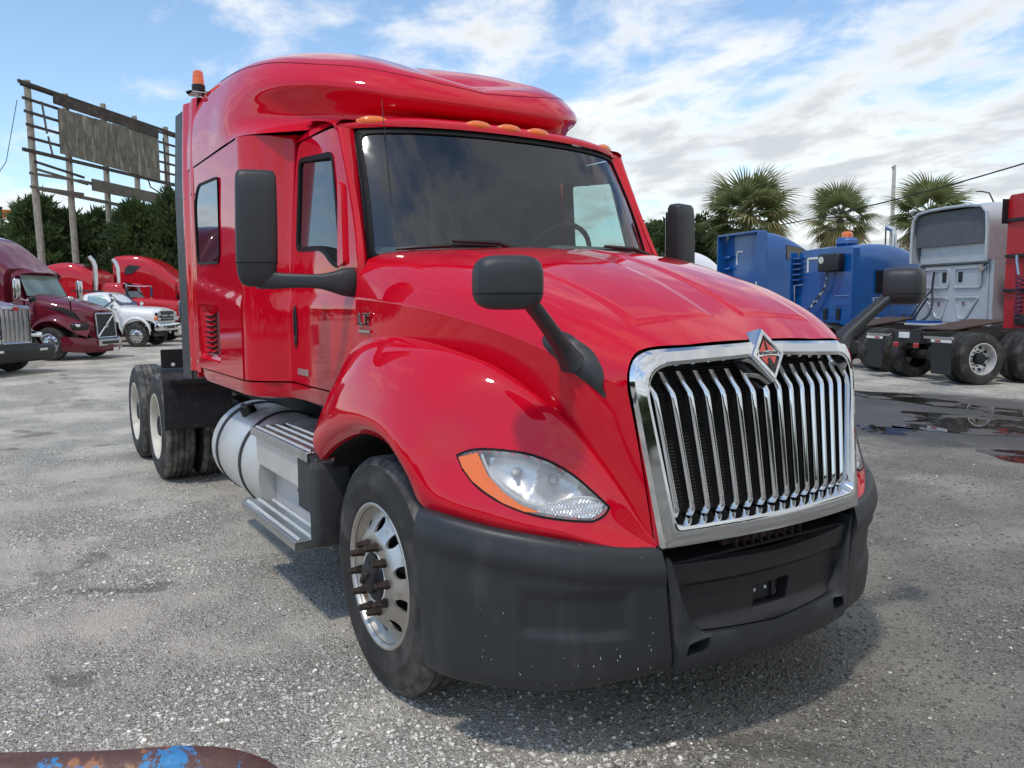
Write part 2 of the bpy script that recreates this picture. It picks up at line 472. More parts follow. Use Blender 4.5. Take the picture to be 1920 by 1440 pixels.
# ---------------------------------------------------------------- hood
hood_ctrl = []
HC = [  # centre, mid, shoulder, upper side, crease, side, foot   as (x, w, z)
 [(-.42, 0, 1.945), (-.44, .45, 1.930), (-.575, .90, 1.876), (-.535, .965, 1.80), (-.513, .996, 1.69), (-.513, .998, 1.45), (-.513, .99, 1.10)],
 [(-.10, 0, 1.915), (-.10, .43, 1.902), (-.16, .848, 1.850), (-.10, .925, 1.77), (-.08, .980, 1.665), (-.08, .975, 1.45), (-.08, .95, 1.26)],
 [(.25, 0, 1.845), (.25, .40, 1.833), (.26, .785, 1.762), (.30, .865, 1.70), (.32, .912, 1.606), (.32, .885, 1.40), (.32, .86, 1.26)],
 [(.58, 0, 1.742), (.57, .37, 1.733), (.58, .718, 1.676), (.62, .785, 1.61), (.64, .828, 1.533), (.65, .80, 1.34), (.66, .775, 1.16)],
 [(.82, 0, 1.635), (.82, .34, 1.628), (.82, .655, 1.581), (.85, .712, 1.52), (.86, .748, 1.452), (.88, .725, 1.27), (.90, .665, .88)],
 [(1.045, 0, 1.518), (1.03, .32, 1.510), (1.0, .582, 1.478), (1.01, .617, 1.425), (1.015, .622, 1.36), (1.04, .596, 1.18), (1.08, .552, .82)],
]
G = sgrid(HC, 12, 8)
def dome(p):
    x, w, z = p
    if x > .90 or x < -.3: pass
    wo = lerp(.66, .50, smooth01((x + .3) / 1.2))
    d = min(w - .075, wo - w, .90 - x)
    return smooth01(d / .032) * smooth01((x + .5) / .5) * .008
G = [[np.array([p[0], p[1], p[2] + dome(p)]) if p[1] < .75 and p[2] > 1.4 else p for p in r] for r in G]
# a denser top so that the raised panels read crisply
def densify(G, wmax=.75):
    return G
def hood_mesh():
    Gd = sgrid(HC, 40, 26, (), (4,))
    Gd = [[np.array([p[0], p[1], p[2] + (dome(p) if j <= 60 else 0)]) for j, p in enumerate(r)] for r in Gd]
    m = MB()
    for s in (-1, 1):
        V, F = gridmesh(Gd); m.add(side(V, s), F)
    bm = bmesh.new(); me = bpy.data.meshes.new('t'); me.from_pydata(m.V, [], m.F); bm.from_mesh(me)
    bmesh.ops.remove_doubles(bm, verts=bm.verts, dist=0.0008)
    V = [tuple(v.co) for v in bm.verts]; bm.verts.index_update(); F = [tuple(v.index for v in q.verts) for q in bm.faces]
    bm.free(); bpy.data.meshes.remove(me)
    return V, F
V, F = hood_mesh()
hood = mk('hood', V, F, RED, truck, sharp=40)

# ---------------------------------------------------------------- front fenders (with a cut-out for each headlamp)
FC = [  # inner foot, valley, crest, outer, middle, lip, edge
 [(-.42, .97, 1.40), (-.42, 1.0, 1.485), (-.46, 1.04, 1.445), (-.505, 1.105, 1.31), (-.555, 1.175, 1.13), (-.57, 1.205, 1.0), (-.555, 1.175, .925)],
 [(-.20, .93, 1.40), (-.20, .99, 1.515), (-.22, 1.055, 1.492), (-.25, 1.135, 1.385), (-.285, 1.19, 1.25), (-.30, 1.212, 1.10), (-.285, 1.178, 1.05)],
 [(.08, .90, 1.40), (.08, .965, 1.512), (.08, 1.045, 1.498), (.07, 1.135, 1.40), (.05, 1.185, 1.28), (.03, 1.21, 1.178), (.03, 1.178, 1.128)],
 [(.34, .84, 1.36), (.33, .915, 1.475), (.33, 1.0, 1.482), (.31, 1.105, 1.385), (.28, 1.175, 1.26), (.265, 1.205, 1.155), (.255, 1.174, 1.105)],
 [(.57, .77, 1.28), (.57, .84, 1.405), (.565, .915, 1.430), (.53, 1.055, 1.325), (.47, 1.145, 1.19), (.415, 1.195, 1.075), (.385, 1.168, 1.02)],
 [(.72, .71, 1.20), (.72, .775, 1.31), (.725, .825, 1.338), (.69, .965, 1.225), (.60, 1.085, 1.09), (.53, 1.165, .985), (.495, 1.160, .925)],
 [(.83, .67, 1.12), (.835, .72, 1.215), (.852, .750, 1.236), (.842, .882, 1.12), (.772, 1.010, 1.005), (.695, 1.096, .93), (.685, 1.09, .900)],
 [(.92, .63, 1.02), (.925, .665, 1.10), (.942, .688, 1.112), (.928, .783, 1.015), (.892, .895, .942), (.848, .970, .893), (.843, .966, .873)],
 [(.98, .60, .93), (.985, .615, .985), (1.008, .630, .992), (.998, .695, .932), (.982, .77, .892), (.955, .835, .863), (.95, .832, .848)],
 [(1.04, .56, .84), (1.05, .565, .872), (1.065, .572, .865), (1.055, .595, .838), (1.058, .64, .822), (1.048, .682, .814), (1.043, .68, .803)],
 [(1.07, .53, .80), (1.085, .540, .825), (1.092, .546, .822), (1.09, .556, .810), (1.085, .575, .80), (1.07, .60, .792), (1.065, .598, .784)],
]
GF = sgrid(FC, 9, 9)
FV, FF = gridmesh(GF)
fbvh = BVHTree.FromPolygons([tuple(p) for p in FV], FF)
# lamp outline on the wing, front projection along a slanted axis
LD = Vector((-.80, -.60, .0)).normalized()      # looking in at the lamp in (x, w, z)
LE = Vector((.60, -.80, 0)).normalized()        # across, towards the grille
def la(x, w, z): return (Vector((x, w, z)).dot(LE), z)
LOUT = [la(*p) for p in [(.593, 1.059, 1.118), (.641, 1.027, 1.140), (.735, .955, 1.146), (.826, .886, 1.133), (.875, .826, 1.103), (.913, .766, 1.058),
        (.948, .712, 1.003), (.976, .668, .955), (.972, .684, .930), (.946, .72, .910), (.890, .80, .918), (.825, .887, .936), (.760, .940, .962), (.702, .987, .994), (.648, 1.022, 1.032), (.613, 1.045, 1.075)]]
LOUT = [tuple(p) for p in cr([*LOUT, LOUT[0]], 3, (7, 9))[:-1]]
def on_wing(a, z, lift=0.0):
    o = LE * a; o.z = z
    h = fbvh.ray_cast(o - LD * 3.0, LD)
    if h[0] is None:
        h = fbvh.find_nearest(o)
        q = h[0]
    else: q = h[0]
    return q - LD * lift
cut = inset(LOUT, -.002)
keep = []
for q in FF:
    c_ = sum((Vector(FV[i]) for i in q), Vector()) / 4
    if poly_in((c_.dot(LE), c_.z), inset(LOUT, .006)) and c_.x > .5 and c_.w if False else (c_.x > .5 and poly_in((c_.dot(LE), c_.z), inset(LOUT, .006))): continue
    keep.append(q)
for s in (-1, 1):
    m = MB(); m.add(side(FV, s), keep)
    # returned edge of the wheel arch
    e = [r[-1] for r in GF[: 9 * 6 + 5]]
    e2 = [(p[0], p[1] - .025, p[2] - .004) for p in e]
    e3 = [(p[0], p[1] - .012, p[2] + .0) for p in e]
    m.add(side(e + e2, s), [(i, i + 1, len(e) + i + 1, len(e) + i) for i in range(len(e) - 1)])
    e4 = [(p[0], p[1] - .50, p[2] + .03) for p in e2]
    V_, F_ = gridmesh([e2, e4]); arch = (side(V_, s), F_)
    # rear closing flange of the wing
    r0 = GF[0]; r1 = [(p[0] + .03, p[1] - .09, p[2]) for p in r0]
    m.add(side(list(r0) + r1, s), [(i, i + 1, len(r0) + i + 1, len(r0) + i) for i in range(len(r0) - 1)])
    wing = m.build('front_fender', RED, truck, sharp=45)
    mk('arch_lining', *arch, DARK, wing)
    # ---- headlamp: gasket, bowl, reflectors, amber corner, clear lens
    def ring_on(poly, d0, l0, d1, l1):
        A = [on_wing(*p, l0) for p in inset(poly, d0)]; B = [on_wing(*p, l1) for p in inset(poly, d1)]
        n_ = len(A); return A + B, [(i, (i + 1) % n_, n_ + (i + 1) % n_, n_ + i) for i in range(n_)]
    g = MB()
    for a_ in ((-.0035, .001, -.001, .005), (-.001, .005, .004, .005), (.004, .005, .007, -.03)):
        Vx, Fx = ring_on(LOUT, *a_); g.add(side(Vx, s), Fx)
    hl = g.build('headlight', GASKET, truck, sharp=50)
    # bowl
    def bowl(a, z):
        p = on_wing(a, z, -.012)
        dd = min((Vector((a, z)) - Vector(q)).length for q in LOUT)
        well = 0.0
        for (x_, w_, z_, r_) in ((.742, .905, 1.062, .085), (.845, .81, 1.036, .075)):
            q_ = la(x_, w_, z_); rr_ = math.hypot((a - q_[0]) * .9, z - q_[1]) / r_
            well = max(well, 1 - rr_ * rr_)
        return p + LD * ((.035 + .040 * max(0, well)) * smooth01(dd / .04))
    Vx, Fx = panel(inset(LOUT, .004), [], bowl, .011)
    mk('lamp_bowl', side(Vx, s), Fx, mat('lamp_housing', (.80, .80, .79), .34, .8) if 'lamp_housing' not in MATS else MATS['lamp_housing'], hl)
    # two small bulbs
    for (x, w, z) in ((.742, .905, 1.062), (.845, .81, 1.036)):
        a, zz = la(x, w, z); c0 = on_wing(a, zz, -.075)
        Vx, Fx = lathe([(.016, 0), (.016, .012), (.010, .016), (.009, .036), (.001, .042)], c0, -LD, 14); mk('bulb', side(Vx, s), Fx, REFW, hl, sharp=60)
    # bright divider between high beam and low beam
    pts = [(.660, 1.0, 1.136), (.694, .978, 1.062), (.744, .942, 1.012), (.79, .903, .977), (.84, .86, .962), (.875, .815, .972), (.91, .775, .985), (.95, .70, .978), (.968, .68, .965)]
    Vx, Fx = tube([on_wing(*la(*p), -.012) for p in [tuple(v) for v in cr(pts, 4)]], .0055, 6)
    mk('lamp_trim', side(Vx, s), Fx, REFW, hl)
    # amber turn signal along the outer edge
    am = [la(*p) for p in [(.597, 1.055, 1.112), (.655, 1.01, 1.133), (.688, .983, 1.062), (.738, .948, 1.008), (.785, .91, .970), (.845, .868, .944), (.80, .90, .945), (.742, .952, .972), (.692, .99, 1.004), (.645, 1.022, 1.037), (.612, 1.045, 1.078)]]
    Vx, Fx = panel(am, [], lambda a, z: on_wing(a, z, .0056), .02)
    mk('turn_signal', side(Vx, s), Fx, AMBER, hl)
    # ribbed lower lens
    lo = [la(*p) for p in [(.82, .87, .945), (.85, .85, .968), (.88, .81, .982), (.93, .74, .985), (.965, .685, .965), (.965, .69, .935), (.94, .727, .918), (.885, .80, .927)]]
    def rib(a, z): return on_wing(a, z, -.008 + .004 * math.sin(a * 500) * math.sin(z * 420))
    Vx, Fx = panel(lo, [], rib, .006)
    mk('lower_lamp', side(Vx, s), Fx, MATS.get('lamp_housing'), hl)
    Vx, Fx = panel(inset(LOUT, .003), [], lambda a, z: on_wing(a, z, .0045), .022)
    mk('lamp_lens', side(Vx, s), Fx, LENS, hl)
    # inner liner of the wheel arch
    L1 = []
    for k in range(25):
        t = math.pi * k / 24; L1.append((-.02 + .60 * math.cos(t), .60 + .60 * math.sin(t)))
    V1 = [(x, w, z - .0) for w in (.62, 1.12) for x, z in L1]
    mk('wheel_arch_liner', side(V1, s), [(i, i + 1, 25 + i + 1, 25 + i) for i in range(24)], DARK, truck)
    # dark rubber block at the rear foot of the wing, with a shallow moulded ridge
    m = MB(); m.add(*box((-.60, s * 1.115, .70), (.11, .19, .40), .025, None, 2)); m.add(*box((-.655, s * 1.125, .72), (.02, .10, .30), .006))
    m.build('fender_end_cap', MUD, truck, sharp=50)
    m = MB(); m.add(*box((-.56, s * .93, .42), (.02, .28, .42), .004)); m.build('front_mud_flap', BLACK, truck)

# ---------------------------------------------------------------- bumper
BP = [(1.172, 0.0), (1.157, .25), (1.108, .513), (1.072, .63), (.98, .85), (.795, 1.06), (.635, 1.163), (.53, 1.19)]
BPs = cr(BP, 14)
def bz(w): return np.interp(w, [0, .5, .63, .85, 1.06, 1.17, 1.2], [.80, .808, .818, .850, .890, .917, .922])
def bnorm(i):
    a = BPs[max(0, i - 1)]; b = BPs[min(len(BPs) - 1, i + 1)]; t = Vector((b[0] - a[0], b[1] - a[1])).normalized()
    return Vector((-t.y, t.x)) if -t.y > 0 else Vector((t.y, -t.x))
i0 = min(range(len(BPs)), key=lambda i: abs(BPs[i][1] - .535))
def bump_side():
    rows = []
    for i in range(i0, len(BPs)):
        x, w = BPs[i]; n = bnorm(i); zt = bz(w); ze = np.interp(w, [.5, .6, .9, 1.15], [.345, .322, .298, .30])
        pr = [(-.05, zt - .004), (-.012, zt), (.004, zt - .008), (.018, zt - .045), (.026, zt - .085), (.021, zt - .112), (.012, zt - .135),
              (.010, .66), (.006, .60), (.002, .55), (-.002, .50), (-.004, .45), (-.008, .40), (-.015, ze + .04), (-.03, ze + .012), (-.06, ze)]
        pr = cr(pr, 3)
        row = []
        for o, z in pr:
            # shallow moulded recess where a fog lamp would sit
            d = min(w - .64, .985 - w, .675 - z, z - (.50 + .10 * max(0, (w - .78)))) if True else 0
            o2 = o - .016 * smooth01(d / .03 + .2) if d > -.006 else o
            # slanted split line towards the centre section
            sl = (zt - z) * .13 if i == i0 else 0
            row.append((x + n.x * o2 + sl * .25, w + n.y * o2 - sl, z))
        rows.append(row)
    return rows
for s in (-1, 1):
    rows = bump_side(); V, F = gridmesh(rows)
    m = MB().add(side(V, s), F)
    # rear return of the end and back side
    last = rows[-1]; l2 = [(p[0] + .02, p[1] - .14, p[2]) for p in last]
    m.add(side(last + l2, s), [(i, i + 1, len(last) + i + 1, len(last) + i) for i in range(len(last) - 1)])
    first = rows[0]; f2 = [(p[0] - .03, p[1], p[2]) for p in first]
    m.add(side(first + f2, s), [(i, i + 1, len(first) + i + 1, len(first) + i) for i in range(len(first) - 1)])
    m.build('bumper_end', BUMPER, truck, sharp=50)
def bx_at(w): return float(np.interp(abs(w), [q[1] for q in BPs], [q[0] for q in BPs]))
# centre section: lower strip with tow holes, upper beam, dark recessed insert
def csurf(off):
    return lambda y, z: (bx_at(y) + off + (.010 if z < .47 else 0) - .0 * z - .02 * smooth01((.40 - z) / .08), y, z)
def slant(z): return .535 - (.812 - z) * .13 - .006
strip = [(-slant(.36), .355), (0, .352), (slant(.36), .355), (slant(.76), .76), (.515, .775), (.50, .755), (.455, .60), (.415, .52), (.36, .478), (0, .455), (-.36, .478), (-.415, .52), (-.455, .60), (-.50, .755), (-.515, .775), (-slant(.76), .76)]
hole = rpoly([(-.448, .405), (-.435, .452), (-.345, .468), (-.355, .412)], .014, 3)
hole2 = [(-a, b) for a, b in hole][::-1]
V, F = panel(strip, [hole, hole2], csurf(.006), .03, rim=(-.07, 0, 0))
mk('bumper_centre', V, F, BUMPER, truck, sharp=40)
ins_o = [(-.495, .742), (0, .728), (.495, .742), (.452, .60), (.412, .525), (.36, .485), (0, .462), (-.36, .485), (-.412, .525), (-.452, .60)]
ho = rpoly([(-.105, .515), (-.105, .60), (.10, .605), (.085, .515)], .01, 2)
def ins_map(y, z):
    d = smooth01((.665 - z) / .012) * smooth01((min(.44 - abs(y), z - .50) + .02) / .03)
    return (bx_at(y) - .012 - .022 * d + .004 * smooth01((z - .70) / .03), y, z)
V, F = panel(ins_o, [ho], ins_map, .022, rim=(-.05, 0, 0))
ins = mk('bumper_insert', V, F, BLACK, truck, sharp=40)
m = MB()
m.add(*bx(1.085, 1.10, -.085, .055, .52, .60, .004)); m.add(*bx(1.07, 1.115, -.088, -.075, .52, .60, .002))
m.add(*bx(1.095, 1.112, .03, .05, .53, .60, .002))
m.build('plate_bracket', BLACK, ins)
m = MB()
for yy, zz in ((-.06, .565), (.0, .566)): m.add(*box((1.104, yy, zz), (.006, .01, .012), .001))
m.build('bracket_clip', REFW, ins)
# ledge and clutter between grille and bumper
m = MB(); m.add(*bx(.95, 1.10, -.50, .50, .735, .745)); m.add(*bx(.90, .98, -.55, .55, .74, .90)); m.build('bumper_ledge', BLACK, truck)
m = MB()
for k in range(9):
    y = -.16 + .045 * k; m.add(*box((1.09, y, .768), (.03, .005, .04), .001, (.3, .2, .1)))
m.add(*tube([(1.06, -.2, .762), (1.085, 0, .77), (1.06, .25, .765)], .012, 8)); m.build('hood_latch_bar', RUSTY, truck)
# specks and chips in the bumper plastic
m = MB(); rs = random.Random(3)
for k in range(46):
    w = rs.uniform(.56, 1.08); z = rs.uniform(.33, .62) if rs.random() < .8 else rs.uniform(.33, .8)
    x = bx_at(w) + .008; h = rs.choice([.0015, .002, .003, .004, .010]); b_ = rs.uniform(.0008, .0016)
    i = min(range(len(BPs)), key=lambda i: abs(BPs[i][1] - w)); n = bnorm(i)
    c_ = Vector((BPs[i][0] + n.x * .0165, -(w + n.y * .0165), z)); tdir = Vector((-n.y, -n.x, 0))
    a, b2 = tdir * b_, Vector((rs.uniform(-.001, .001), 0, h))
    if 0.5 < z < .7 and .62 < w < 1.0: continue
    m.add([c_ - a, c_ + a, c_ + a + b2, c_ - a * .4 + b2], [(0, 1, 2, 3)])
m.build('bumper_scuffs', REFW, truck)['kind'] = 'stuff'

# ---------------------------------------------------------------- grille
def gx(y, z):
    t = (z - .82) / (1.49 - .82)
    return lerp(1.178 - .060 * (abs(y) / .53)**1.6, 1.085 - .072 * (abs(y) / .60)**1.8, t)
def gring(w_b, z_b, w_t, z_t, zc_b, zc_t, rad, k=5):
    pts = [(-w_b, z_b), (0, zc_b), (w_b, z_b), (w_t, z_t), (0, zc_t), (-w_t, z_t)]
    p = rpoly(pts, [rad[0], .02, rad[0], rad[1], .1, rad[1]], 8)
    m = len(p); out = []
    for i in range(m):
        a = Vector(p[i]); b = Vector(p[(i + 1) % m])
        n = k if i % 9 == 8 else 1
        for j in range(n): out.append(tuple(a.lerp(b, j / n)))
    return out
rings = [(gring(.548, .806, .628, 1.492, .812, 1.512, (.02, .13)), -.06), (gring(.548, .806, .628, 1.492, .812, 1.512, (.02, .13)), -.006),
         (gring(.538, .814, .618, 1.482, .820, 1.504, (.02, .13)), .008), (gring(.505, .865, .585, 1.450, .870, 1.474, (.03, .125)), .018),
         (gring(.492, .882, .572, 1.436, .886, 1.462, (.03, .12)), .014),
         (gring(.478, .905, .560, 1.416, .902, 1.440, (.035, .11)), -.045), (gring(.470, .918, .548, 1.412, .914, 1.440, (.035, .11)), -.10)]
Vg = []; ng = len(rings[0][0])
for pl, o in rings: Vg += [(gx(y, z) + o, y, z) for y, z in pl]
Fg = [(i * ng + j, i * ng + (j + 1) % ng, (i + 1) * ng + (j + 1) % ng, (i + 1) * ng + j) for i in range(len(rings) - 1) for j in range(ng)]
grille = mk('grille', Vg, Fg, CHROME, truck, sharp=28)
inner = rings[-1][0]
RAD = mat('radiator_core', (.030, .030, .029), .5, 0, var=.2)
nt = RAD.node_tree; b_ = nt.nodes['Principled BSDF']
wv = nt.nodes.new('ShaderNodeTexWave'); wv.bands_direction = 'Z'; wv.inputs['Scale'].default_value = 26
tcn = nt.nodes.new('ShaderNodeTexCoord'); nt.links.new(tcn.outputs['Object'], wv.inputs['Vector'])
bp_ = nt.nodes.new('ShaderNodeBump'); bp_.inputs['Strength'].default_value = 1.0; bp_.inputs['Distance'].default_value = .02
nt.links.new(wv.outputs[0], bp_.inputs['Height']); nt.links.new(bp_.outputs[0], b_.inputs['Normal'])
V, F = panel(inner, [], lambda y, z: (gx(y, z) - .10, y, z), .06)
mk('radiator', V, F, RAD, grille)
for i in range(-7, 8):
    def bar_sec(t):
        z = lerp(.905, 1.412, t); y = i * lerp(.0655, .0742, t)
        back = -.008 - (.05 * smooth01((t - .83) / .17)) - .018 * smooth01((.05 - t) / .05)
        hw = .0115 * (1 + (.45 * smooth01((.06 - t) / .06))) * (1.25 if i == 0 else 1)
        x = gx(y, z) + back
        return [(x - hw * 1.5 + 1.5 * hw * math.sin(q), y - hw * math.cos(q), z) for q in [math.pi * k / 8 for k in range(9)]]
    ts = [0, .025, .06, .12, .3, .5, .7, .82, .86, .92, 1.0]
    if i == 0: ts = [t * .90 for t in ts]
    G_ = [bar_sec(t) for t in ts]; V, F = gridmesh(G_, True); F.append(tuple(range(9))); F.append(tuple(range(len(V) - 9, len(V))))
    gb = mk('grille_bar', V, F, CHROME, grille, sharp=50)
    dark_side = [[(r[0][0] + .002, r[0][1] + .002, r[0][2]), (r[0][0] - .028, r[0][1] + .004, r[0][2]), (r[0][0] - .028, r[8][1] - .004, r[0][2]), (r[0][0] + .002, r[8][1] - .002, r[0][2])] for r in G_[1:-1]]
    V, F = gridmesh(dark_side, True); mk('bar_dark_side', V, F, BLACK, grille, sharp=22)  # added black strip stands in for the dark reflections on the bar's sides
# diamond badge
ec = Vector((1.108, -.020, 1.464)); en = Vector((.93, 0, .36)).normalized(); ey = Vector((0, 1, 0)); eu = en.cross(ey); eu = eu if eu.z > 0 else -eu
def dia(h, w, o): return [ec + eu * h + en * o, ec + ey * w + en * o, ec - eu * h + en * o, ec - ey * w + en * o]
m = MB(); rr = [dia(.112, .098, -.085), dia(.104, .090, -.01), dia(.098, .084, .004), dia(.080, .068, .006), dia(.076, .064, -.002)]
V = [p for q in rr for p in q]; F = [(i * 4 + j, i * 4 + (j + 1) % 4, i * 4 + 4 + (j + 1) % 4, i * 4 + 4 + j) for i in range(4) for j in range(4)]
badge = mk('badge', V, F, CHROME, truck, sharp=15)
V = dia(.0755, .0635, -.0015); mk('badge_backing', V, [(0, 1, 2, 3)], BLACK, badge)
EMR = mat('badge_orange_red', (.62, .045, .018), .25, 0, 1.0)
m = MB()
d4 = dia(.062, .051, .0005)
m.add(d4, [(0, 1, 2, 3)]); m.build('badge_diamond', EMR, badge)
def ep(u, v, o=.002): return ec + ey * u + eu * v + en * o
m = MB()
m.add([ep(-.003, .060), ep(.003, .060), ep(.007, .012), ep(-.007, .012)], [(0, 1, 2, 3)])
m.add([ep(-.007, -.014), ep(.007, -.014), ep(.017, -.04), ep(.0, -.062), ep(-.017, -.04)], [(0, 1, 2, 3, 4)])
m.build('badge_stripe', BLACK, badge)
bd = [ep(-.058, .004, .004), ep(-.03, .0115, .005), ep(0, .0135, .0055), ep(.03, .0115, .005), ep(.058, .004, .004), ep(.058, -.010, .004), ep(.03, -.0065, .005), ep(0, -.0045, .0055), ep(-.03, -.0065, .005), ep(-.058, -.010, .004)]
mk('badge_band', bd, [(0, 1, 8, 9), (1, 2, 7, 8), (2, 3, 6, 7), (3, 4, 5, 6)], REFW, badge)
text_mesh('badge_lettering', 'INTERNATIONAL', .0165, BLACK, badge, basis(ep(0, .0035, .0062), ey, eu), .0006, .0003, 0, .80)

# ---------------------------------------------------------------- cab lower body, doors
def wcab(x, z):
    w = 1.0
    if z > 1.66: w -= .016 * smooth01((z - 1.66) / .05)
    if z > 1.87: w -= .042 * ((z - 1.87) / .68)
    if x > -1.05: w -= (.010 + .075 * max(0, min(1, (z - 1.87) / .66))) * ((x + 1.05) / .5)**2
    return w
DOOR = rpoly([(-.535, 1.213), (-.535, 1.86), (-.872, 2.55), (-1.455, 2.56), (-1.50, 2.30), (-1.50, 1.213)], [.01, .03, .05, .08, .2, .03])
WINO = rpoly([(-1.425, 2.468), (-.905, 2.428), (-.742, 1.90), (-.775, 1.842), (-.86, 1.868), (-1.0, 1.945), (-1.425, 1.962)], [.05, .05, .02, .02, .08, .10, .05])
def seam_rim(s):
    return lambda p: (0, -s * .03, 0)
for s in (-1, 1):
    V, F = panel(DOOR, [WINO], lambda x, z: (x, s * wcab(x, z), z), .045, rim=seam_rim(s))
    door = mk('door', V, F, RED, truck, sharp=38)
    # window gasket ring and pane
    m = MB()
    A = inset(WINO, -.006); B = inset(WINO, .020); n_ = len(A)
    V = [(x, s * (wcab(x, z) + .005), z) for x, z in A] + [(x, s * (wcab(x, z) + .002), z) for x, z in B] + [(x, s * (wcab(x, z) - .07), z) for x, z in B]
    m.add(V, [(k * n_ + i, k * n_ + (i + 1) % n_, (k + 1) * n_ + (i + 1) % n_, (k + 1) * n_ + i) for k in range(2) for i in range(n_)])
    m.build('window_gasket', GASKET, door, sharp=50)
    V, F = panel(inset(WINO, .018), [], lambda x, z: (x, s * (wcab(x, z) - .006 - .055 * (x + 1.43) / .69), z), .08)
    mk('window', V, F, WIN, door)
    # raised trim at the front of the window
    tp = [(-.80, 2.27), (-.765, 2.25), (-.70, 1.98), (-.665, 1.86), (-.735, 1.845)]
    V, F = panel(rpoly(tp, .012, 3), [], lambda x, z: (x, s * (wcab(x, z) + .018), z), .04, rim=(0, -s * .02, 0))
    mk('door_trim', V, F, RED, door)
    # handle
    ho = [(-1.415 + .030 * math.cos(t) * (1 if abs(math.sin(t)) < .8 else .9), 1.535 + .125 * math.sin(t)) for t in [2 * math.pi * k / 24 for k in range(24)]]
    hi = inset(ho, .013)
    m = MB(); V = [(x, s * (wcab(x, z) + .006), z) for x, z in ho] + [(x, s * (wcab(x, z) + .010), z) for x, z in hi] + [(x, s * (wcab(x, z) - .0), z) for x, z in inset(ho, .017)]
    m.add(V, [(k * 24 + i, k * 24 + (i + 1) % 24, k * 24 + 24 + (i + 1) % 24, k * 24 + 24 + i) for k in range(2) for i in range(24)])
    m.add([V[i] for i in range(48, 72)], [tuple(range(24))])
    m.add(*box((-1.41, s * 1.008, 1.56), (.016, .02, .13), .006, None, 2)); m.add(*box((-1.413, s * 1.006, 1.455), (.03, .014, .04), .005))
    m.build('door_handle', BLACK, door, sharp=40)
    V, F = bx(-1.40, -1.22, s * 1.0, s * 1.006, 1.262, 1.300, .003); mk('door_plate', V, F, MATS.get('brushed_aluminium'), door)
    # pillar between door and windshield
    rows = []
    for k in range(15):
        t = k / 14
        if t < .12: q = t / .12; dx, dz = lerp(-.535, -.535, q), lerp(1.80, 1.875, q)
        else: q = (t - .12) / .88; dx, dz = lerp(-.535, -.872, q), lerp(1.875, 2.552, q)
        wx, ww, wz = lerp(-.575, -.872, t), lerp(.905, .842, t), lerp(1.855, 2.545, t)
        if k == 0: dz, wx, ww, wz = 1.66, -.53, .93, 1.70
        d0 = (dx + .004, wcab(dx, dz) - .003, dz)
        mid = ((dx + wx) / 2 + .018, (d0[1] + ww) / 2 + .018, (dz + wz) / 2)
        rows.append([tuple(v) for v in cr([(d0[0], d0[1] - .03, d0[2]), d0, mid, (wx + .004, ww, wz)], 5)])
    V, F = gridmesh(rows); mk('windshield_pillar', side(V, s), F, RED, truck)
    # flared panel from the door back to the wide sleeper
    rows = []
    for z in np.linspace(1.213, 2.622, 24):
        wd = wcab(-1.5, z)
        rows.append(cr([(-1.508, wd - .03, z), (-1.508, wd, z), (-1.535, wd + .006, z), (-1.60, lerp(wd, 1.2, .40), z), (-1.69, 1.165, z), (-1.745, 1.196, z), (-1.80, 1.2, z), (-1.80, 1.17, z)], 4, (1, 6)))
    V, F = gridmesh(rows); mk('cab_corner_panel', side(V, s), F, RED, truck, sharp=50)
    # roof strip above the door
    V, F = gridmesh([[(x, wcab(x, 2.56) + .002, 2.566), (x, wcab(x, 2.56) - .012, 2.600 - .02 * smooth01((x + 1.15) / .25)), (x, wcab(x, 2.56) - .035, 2.620 - .03 * smooth01((x + 1.15) / .25)), (x, wcab(x, 2.56) - .2, 2.635 - .035 * smooth01((x + 1.15) / .25))] for x in np.linspace(-1.52, -.865, 14)])
    mk('roof_rail', side(V, s), F, RED, truck)
    # sleeper side with window and vent openings
    SL = rpoly([(-1.806, 1.213), (-1.806, 2.622), (-3.02, 2.622), (-3.02, 1.213)], .008, 2)
    SW = rpoly([(-2.27, 2.47), (-2.86, 2.49), (-3.0 + .02, 2.38), (-2.98, 1.945), (-2.35, 1.925), (-2.30, 1.98)], [.05, .12, .1, .06, .04, .04])
    SV = rpoly([(-2.36, 1.655), (-2.96, 1.67), (-2.96, 1.285), (-2.36, 1.275)], .03)
    V, F = panel(SL, [SW, SV], lambda x, z: (x, s * (1.196 + .012 * smooth01((1.84 - .11 * (x + 3.0) - z) / .04) - .006 * smooth01((z - 2.2) / .4)), z), .04, rim=(0, -s * .03, 0))
    sl = mk('sleeper_side', V, F, RED, truck, sharp=38)
    n_ = len(SW); A = SW; B = inset(SW, .014)
    V = [(x, s * 1.205, z) for x, z in A] + [(x, s * 1.203, z) for x, z in B] + [(x, s * 1.185, z) for x, z in B]
    mk('window_gasket', V, [(k * n_ + i, k * n_ + (i + 1) % n_, (k + 1) * n_ + (i + 1) % n_, (k + 1) * n_ + i) for k in range(2) for i in range(n_)], GASKET, sl, sharp=50)
    V, F = panel(inset(SW, .012), [], lambda x, z: (x, s * 1.196, z), .1); mk('sleeper_window', V, F, DWIN, sl)
    # vent: recessed tray with louvres and a black mesh slot
    n_ = len(SV)
    V = [(x, s * 1.2, z) for x, z in SV] + [(x, s * 1.165, z) for x, z in inset(SV, .022)]
    F = [(i, (i + 1) % n_, n_ + (i + 1) % n_, n_ + i) for i in range(n_)] + [tuple(range(n_, 2 * n_))]
    vt = mk('vent_panel', V, F, RED, sl, sharp=60)
    V, F = bx(-2.935, -2.62, s * 1.160, s * 1.168, 1.32, 1.60); mk('vent_cavity', V, F, DARK, vt)
